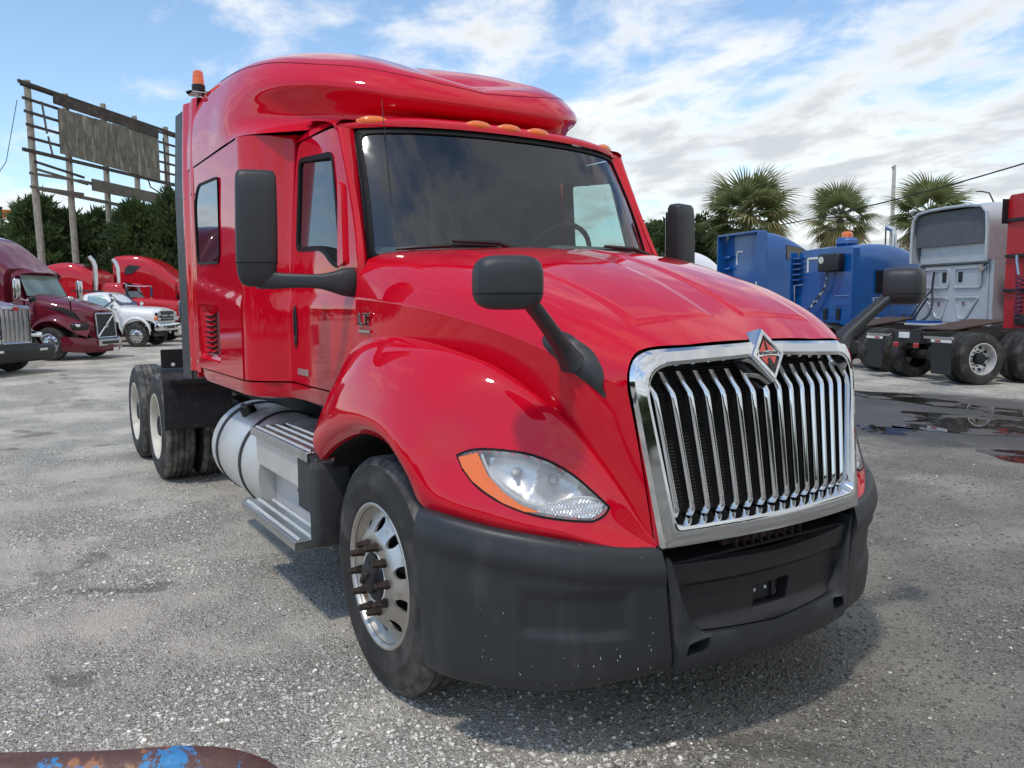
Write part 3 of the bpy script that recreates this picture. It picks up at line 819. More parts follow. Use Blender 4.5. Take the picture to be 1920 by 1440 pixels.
    for k in range(8):
        z = 1.335 + k * .036
        V, F = box((-2.775, s * 1.178, z + .012), (.30, .042, .007), .002, (s * -.55, 0, 0)); mk('vent_slat', V, F, RED, vt)
    V, F = bx(-2.56, -2.45, s * 1.166, s * 1.174, 1.315, 1.61, .01); mk('vent_mesh', V, F, BLACK, vt)
    # skirt below the seam
    rows = []
    for x, w in cr([(-.56, .99), (-1.0, .996), (-1.46, 1.0), (-1.56, 1.02), (-1.70, 1.165), (-1.80, 1.196), (-2.1, 1.198), (-2.9, 1.198), (-3.05, 1.19)], 6):
        zb = np.interp(x, [-3.06, -2.95, -1.7, -1.4, -.5], [1.125, 1.108, 1.106, 1.103, 1.10])
        rows.append([(x, w - .03, 1.203), (x, w, 1.203), (x, w - .004, 1.16), (x, w - .018, zb + .012), (x, w - .05, zb), (x, w - .2, zb + .01)])
    V, F = gridmesh(rows); mk('body_skirt', side(V, s), F, RED, truck, sharp=45)
    # fairing that closes the gap to a trailer: red panel and black rubber strip
    ext = [sgrid([[(x, w(z_), z_) for z_ in np.linspace(1.17, 3.12, 6)] for x, w in
          ((-3.03, lambda z: 1.197 - .055 * smooth01((z - 2.5) / .65)), (-3.10, lambda z: 1.206 - .04 * smooth01((z - 2.5) / .65)), (-3.2, lambda z: 1.185 - .03 * smooth01((z - 2.5) / .65)),
           (-3.33, lambda z: 1.213 - .03 * smooth01((z - 2.5) / .65)), (-3.36, lambda z: 1.20 - .03 * smooth01((z - 2.5) / .65)))], 5, 5)][0]
    V, F = gridmesh(ext); m = MB().add(side(V, s), F)
    V2 = [(p[0], p[1] - .05, p[2]) for p in V]; m.add(side(V2, s), F)
    top = [r[-1] for r in ext]; m.add(side([*top, *[(p[0], p[1] - .05, p[2]) for p in top]], s), [(i, i + 1, len(top) + i + 1, len(top) + i) for i in range(len(top) - 1)])
    bot = [r[0] for r in ext]; m.add(side([*bot, *[(p[0], p[1] - .05, p[2]) for p in bot]], s), [(i, i + 1, len(top) + i + 1, len(top) + i) for i in range(len(top) - 1)])
    ex = m.build('side_extender', RED, truck, sharp=45)
    m = MB()
    zz = np.linspace(1.10, 3.09, 9)
    for x0, x1, a, b in ((-3.35, -3.6, .0, .012),):
        A = [(x0, 1.204 - .03 * smooth01((z - 2.5) / .65), z) for z in zz]; B = [(x1, 1.216 - .03 * smooth01((z - 2.5) / .65), z) for z in zz]
        ring = [[a_, b_, (b_[0], b_[1] - .014, b_[2]), (a_[0], a_[1] - .014, a_[2])] for a_, b_ in zip(A, B)]
        V, F = gridmesh(ring, True); F += [(0, 1, 2, 3), tuple(range(len(V) - 4, len(V)))]; m.add(side(V, s), F)
    m.build('rubber_edge', PLAST, ex, sharp=40)
    for z in (1.25, 1.95, 2.45):
        for xx in (-3.08, -3.30):
            V, F = lathe([(.009, 0), (.008, .005), (.0005, .006)], (xx, s * (1.205 if xx > -3.2 else 1.208), z), (0, s, 0), 10); mk('screw', V, F, CHROME_D, ex)
# ---------------------------------------------------------------- windshield and cab front
def wsx(y, t):
    a = abs(y)
    ka = a / .905; kb = a / .842
    b = (-.35 - .085 * ka**2 - .14 * ka**5, 1.868); q = (-.705 - .05 * kb**2 - .115 * kb**5, 2.565 - .022 * (a / .842)**2)
    x = lerp(b[0], q[0], t) + .025 * math.sin(math.pi * t); z = lerp(b[1], q[1], t)
    return x, z
def wsmap(off=0.0):
    def f_(u, t):
        wid = lerp(.905, .842, t); y = u * wid; x, z = wsx(y, t)
        return (x + off * .85, y, z + off * .5)
    return f_
WO = rpoly([(-1, 0), (1, 0), (1, 1), (-1, 1)], .05)
WI = rpoly([(-.972, .03), (.972, .03), (.972, .962), (-.972, .962)], .06)
V, F = panel(WO, [WI], wsmap(.004), .06, rim=(-.02, 0, -.01)); fr = mk('windshield_frame', V, F, GASKET, truck, sharp=60)
V, F = panel(inset(WI, -.03), [], wsmap(-.004), .07); ws = mk('windshield', V, F, WSH, truck)
# header above the glass and cab roof
rows = []
for y in [-1.11, -1.06, *np.linspace(-1, 1, 41), 1.06, 1.11]:
    yy = y * .842; x, z = wsx(max(-.842, min(.842, yy)), 1.0)
    e = .02 * min(1, abs(y))**6
    if abs(y) > 1: x -= (abs(y) - 1) * .25; z -= (abs(y) - 1) * .10; e -= .01
    rows.append([tuple(v) for v in cr([(x + .016, yy, z + .006), (x + .012, yy * 1.01, z + .03), (x - .03, yy * 1.02, z + .058 - e), (x - .14, yy * 1.02, z + .085 - e), (x - .5, yy * .98, 2.67)], 5)])
V, F = gridmesh(rows); mk('cab_roof', V, F, RED, truck, sharp=50)
for yy in (-.757, -.192, 0, .192, .757):
    x, z = wsx(yy, 1.0); n = Vector((.75, .35 * (yy / .757) * (1 if abs(yy) > .5 else .3), .62)).normalized()
    V = []; F = []
    c_ = Vector((x - .012, yy, z + .040)); eu_ = n.cross(Vector((0, 0, 1))).normalized(); ev = n.cross(eu_)
    prof = [(1.12, -.012, 0), (1.12, .004, 0), (1.0, .007, 0), (.96, .012, 1), (.7, .022, 1), (.3, .027, 1), (.01, .028, 1)]
    nn = 26; mi = []
    for k, o, _ in prof:
        for j in range(nn):
            a = 2 * math.pi * j / nn; V.append(c_ + eu_ * (.074 * k * math.cos(a)) + ev * (.027 * k * math.sin(a)) + n * o)
    for i in range(len(prof) - 1):
        for j in range(nn): F.append((i * nn + j, i * nn + (j + 1) % nn, (i + 1) * nn + (j + 1) % nn, (i + 1) * nn + j))
    mk('clearance_light', V, F, AMBER, truck, sharp=50)
# wipers and cowl
V, F = gridmesh([[(wsx(y, 0)[0] + .004, y, 1.875), (wsx(y, 0)[0] + .10, y * 1.01, 1.852 - .04 * abs(y)), (wsx(y, 0)[0] + .2, y, 1.78)] for y in np.linspace(-.80, .80, 31)])
mk('cowl', V, F, BLACK, truck)
for sgn in (1, -1):
    pts = []
    for k in range(9):
        y = lerp(-.80, -.30, k / 8) if sgn > 0 else lerp(.12, .62, k / 8)
        t = .062 + .030 * (k / 8) + .008 * math.sin(k / 8 * 3.1); x, z = wsx(y, t); pts.append((x + .03, y, z + .012))
    w_ = MB(); w_.add(*tube(pts, [.006] + [.011] * 7 + [.006], 6))
    a = pts[8]; mid = pts[4]
    w_.add(*tube([(a[0] + .06, a[1] + .10, a[2] - .03), (a[0] + .035, a[1] - .02, a[2] + .012), (mid[0] + .022, mid[1], mid[2] + .022)], [.014, .013, .009], 6))
    w_.build('wiper', BLACK, truck)

# ---------------------------------------------------------------- raised roof fairing
RC = [
 [(-3.25, 1.19, 2.634), (-3.25, 1.187, 2.75), (-3.25, 1.178, 2.88), (-3.25, 1.16, 3.0), (-3.25, 1.105, 3.13), (-3.25, .93, 3.24), (-3.25, .5, 3.30), (-3.25, 0, 3.31)],
 [(-2.55, 1.192, 2.634), (-2.55, 1.188, 2.75), (-2.55, 1.178, 2.87), (-2.55, 1.155, 2.99), (-2.55, 1.09, 3.125), (-2.55, .91, 3.235), (-2.55, .5, 3.305), (-2.55, 0, 3.315)],
 [(-2.0, 1.192, 2.634), (-2.0, 1.182, 2.73), (-2.0, 1.170, 2.83), (-2.0, 1.138, 2.95), (-1.97, 1.065, 3.08), (-2.0, .885, 3.18), (-2.06, .5, 3.26), (-2.1, 0, 3.27)],
 [(-1.76, 1.178, 2.632), (-1.765, 1.105, 2.715), (-1.72, 1.085, 2.81), (-1.66, 1.078, 2.905), (-1.66, .995, 3.045), (-1.72, .83, 3.13), (-1.82, .5, 3.21), (-1.9, 0, 3.215)],
 [(-1.43, .975, 2.622), (-1.455, .91, 2.695), (-1.41, .905, 2.785), (-1.335, .93, 2.86), (-1.385, .862, 2.99), (-1.47, .745, 3.07), (-1.59, .46, 3.145), (-1.72, 0, 3.145)],
 [(-1.20, .81, 2.615), (-1.245, .745, 2.69), (-1.185, .735, 2.755), (-1.12, .75, 2.82), (-1.175, .67, 2.95), (-1.26, .58, 3.02), (-1.40, .36, 3.065), (-1.55, 0, 3.065)],
 [(-1.04, .51, 2.64), (-1.075, .49, 2.685), (-1.00, .52, 2.725), (-.970, .53, 2.770), (-1.03, .475, 2.90), (-1.12, .42, 2.96), (-1.26, .25, 2.98), (-1.42, 0, 2.985)],
 [(-.99, .25, 2.655), (-1.06, .24, 2.685), (-.945, .26, 2.715), (-.915, .265, 2.760), (-.97, .235, 2.865), (-1.04, .21, 2.915), (-1.15, .13, 2.935), (-1.28, 0, 2.95)],
 [(-.97, 0, 2.66), (-1.04, 0, 2.685), (-.925, 0, 2.712), (-.895, 0, 2.755), (-.95, 0, 2.845), (-1.01, 0, 2.88), (-1.09, 0, 2.90), (-1.17, 0, 2.915)],
]
GR = sgrid(RC, 10, 9)
m = MB(); V, F = gridmesh(GR)
for s in (-1, 1): m.add(side(V, s), F)
bk = [r for r in GR[0]]
m.add([(p[0], -p[1], p[2]) for p in bk] + [(p[0], p[1], p[2]) for p in bk[::-1]], [tuple(range(2 * len(bk)))])
roof = m.build('roof_fairing', RED, truck, sharp=40)
# dark joint lines: along the fairing and under it
for s in (-1, 1):
    ln = [r[4 * 9] for r in GR[10:]]; ln = [(p[0] + .000, p[1] + .0006, p[2]) for p in ln]
    V, F = tube(side(ln, s), .0022, 5); mk('fairing_joint', V, F, GASKET, roof)
m = MB(); m.add(*bx(-3.2, -1.86, -1.17, 1.17, 2.60, 2.645)); m.build('roof_joint', DARK, truck)
# sleeper rear wall, floor and dark inside
m = MB(); m.add(*bx(-3.27, -3.22, -1.18, 1.18, 1.12, 2.66)); m.build('sleeper_back', RED, truck)
m = MB(); m.add(*bx(-3.2, -.45, -.97, .97, 1.14, 1.18)); m.add(*bx(-3.2, -1.8, -1.15, 1.15, 1.14, 1.18)); m.build('cab_floor', DARK, truck)
m = MB(); m.add(*bx(-1.83, -1.80, -1.14, 1.14, 1.18, 2.62)); m.add(*bx(-3.18, -1.8, -1.12, -1.10, 1.2, 2.55)); m.add(*bx(-3.18, -1.8, 1.10, 1.12, 1.2, 2.55))
m.add(*bx(-1.80, -.95, -.90, .90, 2.585, 2.60))
for s in (-1, 1): m.add(*bx(-1.60, -1.53, s * .70, s * .925, 1.2, 2.6))
m.build('cab_lining', INT, truck)
m = MB()
V, F = gridmesh([[ (x, y, z) for y in np.linspace(-.86, .86, 13)] for x, z in [(-.46, 1.80), (-.56, 1.90), (-.68, 1.945), (-.80, 1.935), (-.86, 1.84), (-.86, 1.35)]])
m.add(V, F); m.add(*bx(-.80, -.62, .25, .72, 1.90, 1.985, .04)); m.build('dashboard', DASH, truck)
for s in (-1, 1):
    m = MB(); m.add(*box((-1.42, s * .52, 1.62), (.5, .5, .14), .05, None, 2)); m.add(*box((-1.68, s * .52, 1.98), (.13, .5, .72), .05, (0, -.12, 0), 2)); m.add(*box((-1.72, s * .52, 2.42), (.09, .28, .2), .04, (0, -.12, 0), 2))
    m.add(*bx(-1.6, -1.25, s * .52 - .2, s * .52 + .2, 1.18, 1.56, .02)); m.build('seat', FABRIC, truck)
sw = [(-.98 + .10 * math.sin(a), .52 + .23 * math.cos(a), 1.93 + .20 * math.sin(a)) for a in [2 * math.pi * k / 28 for k in range(29)]]
m = MB(); m.add(*tube(sw, .016, 8)); m.add(*cyl((-.98, .52, 1.93), (-.75, .52, 1.80), .03, .03, 10)); m.add(*box((-.98, .52, 1.93), (.03, .42, .05), .01, (0, .4, 0)))
m.build('steering_wheel', BLACK, truck)
# engine block and shadowed bulk under the hood
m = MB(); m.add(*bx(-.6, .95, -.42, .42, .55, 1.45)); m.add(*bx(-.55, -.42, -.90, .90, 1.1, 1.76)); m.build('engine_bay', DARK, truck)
for s in (-1, 1):
    V, F = box((-.98, s * .42, 2.46), (.03, .66, .17), .02, (0, -.35, 0)); mk('sun_visor', V, F, INT, truck)

# ---------------------------------------------------------------- mirrors
for s in (-1, 1):
    # door mirror
    hx, hw, z0, z1 = -.80, 1.375, 1.80, 2.285
    rows = []
    for z, k, tk in [(1.745, .45, .5), (1.76, .75, .8), (1.80, .93, 1.0), (1.88, 1.0, 1.08), (2.05, 1.0, 1.1), (2.20, .985, 1.05), (2.262, .96, .95), (2.284, .86, .75), (2.290, .6, .4)]:
        ring = []
        for j in range(28):
            a = 2 * math.pi * j / 28; c_, s_ = math.cos(a), math.sin(a); e = .42
            ww = .096 * k * math.copysign(abs(c_)**e, c_); xx = .052 * tk * math.copysign(abs(s_)**e, s_)
            if xx > 0: xx *= 1.25
            lean = .02 * (z - 1.8)
            ring.append((hx + xx + ww * .22 * 0, hw + ww - lean, z))
        rows.append(ring)
    V, F = gridmesh(rows, True); F += [tuple(range(28)), tuple(range(len(V) - 28, len(V)))]
    V = [((p[0] - hx) * math.cos(.25) + (p[1] - hw) * -math.sin(.25) * 1 + hx, (p[1] - hw) * math.cos(.25) + (p[0] - hx) * math.sin(.25) + hw, p[2]) for p in V]
    mir = mk('door_mirror', side(V, s), F, PLAST, truck, sharp=60)
    V, F = box((hx - .066, hw, 2.06), (.006, .15, .36), .002); 
    V = [((p[0] - hx) * math.cos(.25) - (p[1] - hw) * math.sin(.25) + hx, (p[1] - hw) * math.cos(.25) + (p[0] - hx) * math.sin(.25) + hw, p[2]) for p in V]
    mk('mirror_glass', side(V, s), F, CHROME, mir)
    sm = []
    for j in range(29):
        a = 2 * math.pi * j / 28; c_, s_ = math.cos(a), math.sin(a); xx = .056 * math.copysign(abs(s_)**.42, s_) * (1.25 if s_ > 0 else 1); ww = .0965 * math.copysign(abs(c_)**.42, c_)
        sm.append((hx + xx * math.cos(.25) - ww * math.sin(.25), hw + ww * math.cos(.25) + xx * math.sin(.25), 1.858))
    V, F = tube(side(sm, s), .0022, 5, False); mk('housing_seam', V, F, GASKET, mir)
    # arm: flared foot on the door, slim neck, elbow under the head
    arm = [(-.60, .965, 1.765, .052, .072), (-.60, 1.02, 1.765, .050, .066), (-.605, 1.07, 1.765, .040, .050), (-.62, 1.13, 1.768, .033, .036), (-.69, 1.22, 1.772, .034, .034), (-.76, 1.31, 1.775, .045, .042), (-.80, 1.37, 1.79, .055, .055)]
    rows = []
    for x, w, z, a_, b_ in [tuple(v) for v in cr(arm, 4)]:
        ring = []
        for j in range(20):
            a = 2 * math.pi * j / 20; c_, s_ = math.cos(a), math.sin(a)
            ring.append((x + a_ * math.copysign(abs(c_)**.6, c_), w, z + b_ * math.copysign(abs(s_)**.6, s_)))
        rows.append(ring)
    V, F = gridmesh(rows, True); F += [tuple(range(20)), tuple(range(len(V) - 20, len(V)))]
    mk('mirror_arm', side(V, s), F, PLAST, mir, sharp=60)
    # hood mirror
    C0 = Vector((.965, 1.075, 1.725)); rows = []
    for t, k in [(-.098, .40), (-.093, .70), (-.080, .90), (-.055, 1.0), (0, 1.02), (.06, 1.0), (.098, .97), (.104, .93), (.102, .86)]:
        ring = []
        for j in range(32):
            a = 2 * math.pi * j / 32; c_, s_ = math.cos(a), math.sin(a); e = .55
            ring.append(C0 + Vector((-t * .80, 0, 0)) + Vector((0, .108 * k * math.copysign(abs(c_)**e, c_), .084 * k * math.copysign(abs(s_)**e, s_))))
        rows.append(ring)
    V, F = gridmesh(rows, True); F += [tuple(range(32)), tuple(range(len(V) - 32, len(V)))]
    ca, sa = math.cos(.42), math.sin(.42)
    V = [(C0.x + (p[0] - C0.x) * ca + (p[1] - C0.y) * sa * -1, C0.y + (p[1] - C0.y) * ca + (p[0] - C0.x) * sa, p[2]) for p in V]
    hm = mk('hood_mirror', side(V, s), F, PLAST, truck, sharp=50)
    sm = []; prof = [(.06, 1.0), (0, 1.02), (-.055, 1.0), (-.080, .90), (-.093, .70)]
    for sg_, pp in ((-1, prof), (1, prof[::-1])):
        for t, k in pp:
            q = min(.999, (.034 / (.084 * k)) ** (1 / .55)); wv_ = .108 * k * (1 - q * q) ** .275; px_, py_ = -t * .80, sg_ * wv_
            sm.append((C0.x + px_ * ca - py_ * sa, C0.y + py_ * ca + px_ * sa, C0.z - .034))
    mid_ = [(C0.x + .0796 * ca - y_ * sa, C0.y + y_ * ca + .0796 * sa, C0.z - .034) for y_ in (-.03, .03)]; sm = sm[:5] + mid_ + sm[5:]
    V, F = tube(side(sm, s), .0022, 5, False); mk('housing_seam', V, F, GASKET, hm)
    arm = [(.855, .735, 1.445, .040, .055), (.86, .775, 1.495, .028, .040), (.88, .83, 1.545, .024, .034), (.92, .935, 1.635, .022, .030), (.95, 1.02, 1.70, .024, .034)]
    rows = []
    for x, w, z, a_, b_ in [tuple(v) for v in cr(arm, 5)]:
        ring = []
        for j in range(18):
            a = 2 * math.pi * j / 18; c_, s_ = math.cos(a), math.sin(a)
            # across: x; in the plane: normal to the arm's slope
            ring.append((x + b_ * math.copysign(abs(c_)**.6, c_), w - .7 * a_ * math.copysign(abs(s_)**.6, s_), z + .7 * a_ * math.copysign(abs(s_)**.6, s_)))
        rows.append(ring)
    V, F = gridmesh(rows, True); F += [tuple(range(18)), tuple(range(len(V) - 18, len(V)))]
    mk('mirror_arm', side(V, s), F, PLAST, hm, sharp=60)
    # base pad on the hood side
    hb = BVHTree.FromPolygons([(v.co.x, v.co.y, v.co.z) for v in hood.data.vertices], [tuple(p.vertices) for p in hood.data.polygons])
    bp_o = rpoly([(.735, 1.555), (.80, 1.575), (.91, 1.535), (.955, 1.475), (.965, 1.375), (.93, 1.395), (.78, 1.455), (.735, 1.49)], .03, 4)
    def on_hood(x, z, l=0):
        h = hb.ray_cast(Vector((x, s * 2.0, z + .9)), Vector((0, -s * .85, -.53 * 1.15)).normalized())
        q = h[0] if h[0] else Vector((x, s * .8, z)); return q + Vector((0, s * .8, .4)) * l
    def pad(x, z): 
        d = min((Vector((x, z)) - Vector(q)).length for q in bp_o)
        return on_hood(x, z, .004 + .022 * smooth01(d / .03))
    V, F = panel(bp_o, [], pad, .02); mk('mirror_base', V, F, PLAST, hm, sharp=60)

# ---------------------------------------------------------------- wheels
def tyre(c, s, name, parent, wid=.285, rad=.507):
    h = wid / 2
    pr = [(.290, -h * .85), (.300, -h * .93), (.335, -h * 1.0), (.385, -h * 1.04), (.43, -h * 1.0), (.470, -h * .92), (.492, -h * .82), (rad - .003, -h * .72), (rad, -h * .66)]
    gr = [-.52, -.18, .18, .52]
    for g_ in gr:
        a, b = g_ * h - .006, g_ * h + .006
        pr += [(rad + .001, a - .001), (rad - .012, a + .001), (rad - .012, b - .001), (rad + .001, b + .001)]
    pr += [(rad, h * .66), (rad - .003, h * .72), (.492, h * .82), (.474, h * .90), (.468, h * .925), (.462, h * .93), (.43, h * 1.0), (.40, h * 1.035), (.396, h * 1.05), (.385, h * 1.045), (.335, h * 1.0), (.322, h * .985), (.318, h * .96), (.300, h * .93), (.290, h * .85)]
    V, F = lathe(pr, c, (0, s, 0), 72)
    mi = []
    n = 72
    for i in range(len(pr) - 1):
        r_ = max(pr[i][0], pr[i + 1][0]); mi += [1 if (r_ > .485 and abs(pr[i][1]) < h * .84) else 0] * n
    return mk(name, V, F, [RUBBER, TREAD], parent, sharp=30, mi=mi)
def disc(c, s, prof, holes_r, hole_a, hole_b, nh, ro, ri, mat_, name, parent, step=.022):
    out = [(ro * math.cos(2 * math.pi * k / 60), ro * math.sin(2 * math.pi * k / 60)) for k in range(60)]
    inn = [(ri * math.cos(2 * math.pi * k / 30), ri * math.sin(2 * math.pi * k / 30)) for k in range(30)]
    hs = [inn]
    for k in range(nh):
        a = 2 * math.pi * (k + .5) / nh; cx, cy = holes_r * math.cos(a), holes_r * math.sin(a); h = []
        for j in range(16):
            t = 2 * math.pi * j / 16; rr, tt = hole_a * math.cos(t), hole_b * math.sin(t)
            h.append((cx + rr * math.cos(a) - tt * math.sin(a), cy + rr * math.sin(a) + tt * math.cos(a)))
        hs.append(h)
    rs = [p[0] for p in prof]; ts = [p[1] for p in prof]
    def fm(u, v):
        r = math.hypot(u, v); t = float(np.interp(r, rs, ts)); return (c[0] + u, c[1] + s * t, c[2] + v)
    V, F = panel(out, hs, fm, step, rim=(0, -s * .012, 0))
    return mk(name, V, F, mat_, parent, sharp=35)
for s in (-1, 1):
    c = (0, s * .995, .507)
    V, F = lathe([(.001, .19), (.055, .19), (.066, .183), (.068, .165), (.098, .160), (.104, .15), (.104, .05)], c, (0, s, 0), 28)
    wheel = mk('front_wheel', V, F, BLACK, truck, sharp=35)
    tyre(c, s, 'tyre', wheel)
    V, F = lathe([(.312, .118), (.316, .130), (.312, .139), (.303, .140), (.296, .134), (.290, .118), (.284, .10), (.276, .088)], c, (0, s, 0), 64)
    rim = mk('rim', V, F, ALU_W, wheel, sharp=60)
    disc(c, s, [(.10, .152), (.175, .152), (.192, .146), (.21, .128), (.235, .108), (.262, .094), (.28, .088)], .2215, .031, .026, 10, .278, .104, ALU_W, 'wheel_disc', wheel)
    V, F = cyl((0, s * .80, .507), (0, s * 1.03, .507), .27, .275, 32); mk('brake_drum', V, F, DARK, wheel)
    V, F = lathe([(.106, .153), (.112, .156), (.118, .153)], c, (0, s, 0), 28); mk('hub_ring', V, F, REFW, wheel)
    for k in range(10):
        a = 2 * math.pi * k / 10 + .05; px, pz = .1425 * math.cos(a), .1425 * math.sin(a)
        m = MB(); V, F = lathe([(.020, .150), (.020, .166), (.0165, .168), (.0165, .182), (.0145, .187), (.0145, .207), (.010, .211), (.001, .212)], (px, s * .995, .507 + pz), (0, s, 0), 6)
        mk('lug_nut', V, F, LUG, wheel, sharp=40)
    # small dark details on the hub
    m = MB(); m.add(*box((.02, s * 1.19, .53), (.03, .02, .022), .005)); m.add(*box((-.03, s * 1.19, .49), (.022, .02, .03), .005)); m.build('hub_cap', LUG, wheel)
    # a small blue and white sticker on the disc
    V, F = box((.245 * math.cos(-.12), s * (.995 + .1065), .507 + .245 * math.sin(-.12)), (.018, .002, .034), .0005, (0, 0, 0)); mk('wheel_sticker', V, F, mat('sticker_blue', (.10, .28, .62), .4) if 'sticker_blue' not in MATS else MATS['sticker_blue'], wheel)
    for ax in (-5.16, -6.48):
        c1 = (ax, s * 1.065, .507); c2 = (ax, s * .735, .507)
        V, F = lathe([(.001, .115), (.085, .115), (.10, .10), (.105, .02), (.14, .0), (.14, -.05)], c1, (0, s, 0), 24)
        wheel = mk('drive_wheel', V, F, DARK, truck, sharp=35)
        tyre(c1, s, 'tyre', wheel); tyre(c2, s, 'tyre', wheel)
        V, F = lathe([(.312, .118), (.316, .130), (.312, .140), (.300, .140), (.293, .132), (.285, .11), (.272, .07), (.266, .02), (.262, -.03)], c1, (0, s, 0), 56)
        mk('rim', V, F, CREAM, wheel, sharp=60)
        disc(c1, s, [(.10, -.02), (.17, -.02), (.20, -.035), (.265, -.045)], .222, .03, .024, 10, .265, .12, CREAM, 'wheel_disc', wheel, .03)
m = MB()
m.add(*cyl((0, -.85, .507), (0, .85, .507), .06, .06, 12))
for ax in (-5.16, -6.48): m.add(*cyl((ax, -1.0, .507), (ax, 1.0, .507), .10, .10, 14)); m.add(*box((ax, 0, .52), (.36, .42, .40), .1))
m.build('axles', FRAME, truck)
m = MB()
for s in (-1, 1): m.add(*bx(-7.25, .6, s * .40, s * .47, .78, 1.03, .01)); m.add(*bx(-6.95, -4.7, s * .42, s * .55, .52, .70, .02))
for x in (-7.2, -5.8, -4.0, -2.0): m.add(*bx(x - .04, x + .04, -.42, .42, .82, .98))
m.build('chassis_rails', FRAME, truck)
m = MB(); m.add(*box((-5.75, 0, 1.15), (1.0, .9, .06), .02, (0, -.06, 0))); m.add(*bx(-6.0, -5.5, -.4, .4, 1.02, 1.13)); m.build('fifth_wheel', RUSTY, truck)
m = MB(); m.add(*bx(-4.5, -3.35, -.42, .42, 1.03, 1.06)); m.build('deck_plate', ALU, truck)
for s in (-1, 1):
    # quarter fender in front of the drive tyres and the plate above it
    pr = [(-4.585, .55), (-4.575, .70), (-4.585, .88), (-4.62, 1.0), (-4.72, 1.075), (-4.86, 1.10), (-5.0, 1.10)]
    pr = [tuple(v) for v in cr(pr, 5)]
    m = MB()
    V = [(x, w, z) for x, z in pr for w in (.62, 1.215)]; n_ = len(pr)
    m.add(side(V, s), [(2 * i, 2 * i + 1, 2 * i + 3, 2 * i + 2) for i in range(n_ - 1)])
    V2 = [(x - .012, w, z - .012) for x, z in pr for w in (.62, 1.215)]
    m.add(side(V2, s), [(2 * i, 2 * i + 1, 2 * i + 3, 2 * i + 2) for i in range(n_ - 1)])
    ed = [V[2 * i + 1] for i in range(n_)] + [V2[2 * i + 1] for i in range(n_)]
    m.add(side(ed, s), [(i, i + 1, n_ + i + 1, n_ + i) for i in range(n_ - 1)])
    qf = m.build('quarter_fender', FENDB, truck, sharp=50)
    m = MB(); m.add(*cyl((-4.56, s * .5, .985), (-4.56, s * 1.16, .985), .028, .028, 12)); m.build('fender_bracket', FENDB, qf)
    m = MB(); m.add(*bx(-4.72, -4.70, s * .86, s * 1.20, 1.09, 1.26, .003)); m.build('fender_plate', BLACK, qf)
    V, F = lathe([(.018, 0), (.016, .008), (.001, .012)], (-4.698, s * 1.10, 1.12), (1, 0, 0), 12); mk('bolt', V, F, REFW, qf)
    # fuel tank with straps and filler
    tx0, tx1, tw, tz, tr = -3.02, -1.73, .835, .625, .325
    V, F = lathe([(.001, tx0 - .035), (.12, tx0 - .03), (.24, tx0 - .012), (.30, tx0 + .008), (tr - .006, tx0 + .03), (tr, tx0 + .05), (tr, -2.3), (tr, -1.9), (tr, tx1), (.001, tx1)], (0, s * tw, tz), (1, 0, 0), 56)
    tank = mk('fuel_tank', V, F, TANK, truck, sharp=50)
    for x in (-2.80, -2.17):
        V, F = lathe([(tr + .001, x - .024), (tr + .008, x - .022), (tr + .008, x + .022), (tr + .001, x + .024)], (0, s * tw, tz), (1, 0, 0), 56); mk('tank_strap', V, F, FRAME, tank, sharp=40)
    a = R(62)
    p0 = Vector((-2.55, s * (tw + .30 * math.cos(a)), tz + .30 * math.sin(a))); d_ = Vector((0, s * math.cos(a), math.sin(a)))
    m = MB(); m.add(*cyl(p0, p0 + d_ * .07, .055, .05, 18)); m.add(*box(p0 + d_ * .078, (.16, .035, .03), .01)); m.build('filler_cap', BLACK, tank)
    # steps
    m = MB()
    st = mk('step_box', *bx(-1.725, -.72, s * .80, s * 1.06, .455, .90, .006), TANK, truck)
    V, F = bx(-1.80, -.76, s * 1.06, s * 1.148, .70, .905, .006); mk('step_riser', V, F, TANK, st)
    V, F = bx(-.99, -.70, s * 1.065, s * 1.155, .60, .90, .01); mk('step_end_plate', V, F, PLAST, st)
    V, F = bx(-1.55, -.80, s * .80, s * .812, .93, 1.04, .004); mk('step_back_plate', V, F, ALU, st)
    for z, w0, w1, x0, x1 in ((.925, .93, 1.175, -1.82, -.76), (.478, .985, 1.245, -1.82, -.77)):
        m = MB()
        m.add(*bx(x0, x1, s * w0, s * w1, z - .012, z, .003)); m.add(*bx(x0, x1, s * (w1 - .012), s * w1, z - .05, z - .003, .003)); m.add(*bx(x1 - .012, x1, s * w0, s * w1, z - .05, z - .003, .003))
        tr_ = m.build('step_tread', ALU, st)
        m = MB()
        nx = 46
        for r_ in range(4):
            wy = w0 + .03 + (w1 - w0 - .06) * r_ / 3
            for k in range(nx):
                x = lerp(x0 + .04, x1 - .04, k / (nx - 1)); rr = .0085
                V = []; nn = 6
                for q in range(nn): a = 2 * math.pi * q / nn; V.append((x + rr * math.cos(a), s * wy + rr * 1.3 * math.sin(a), z + .0005))
                for q in range(nn): a = 2 * math.pi * q / nn; V.append((x + rr * .6 * math.cos(a), s * wy + rr * .8 * math.sin(a), z + .007))
                m.add(V, [(q, (q + 1) % nn, nn + (q + 1) % nn, nn + q) for q in range(nn)])
        g_ = m.build('tread_grip', CHROME_D, st); g_['kind'] = 'stuff'
    m = MB()
    for (x, z) in ((-1.28, .80), (-1.02, .66), (-1.28, .62)): m.add(*box((x, s * 1.061, z), (.012, .006, .02), .002))
    m.build('step_bracket_holes', DARK, st)
    m = MB(); m.add(*tube([(-1.0, s * .70, .98), (-1.6, s * .75, 1.02), (-2.4, s * .72, 1.06), (-3.1, s * .60, 1.05)], .02, 8)); m.add(*tube([(-.8, s * .60, 1.0), (-1.4, s * .62, 1.06), (-2.2, s * .6, 1.02)], .025, 8)); m.build('air_line', BLACK, truck)
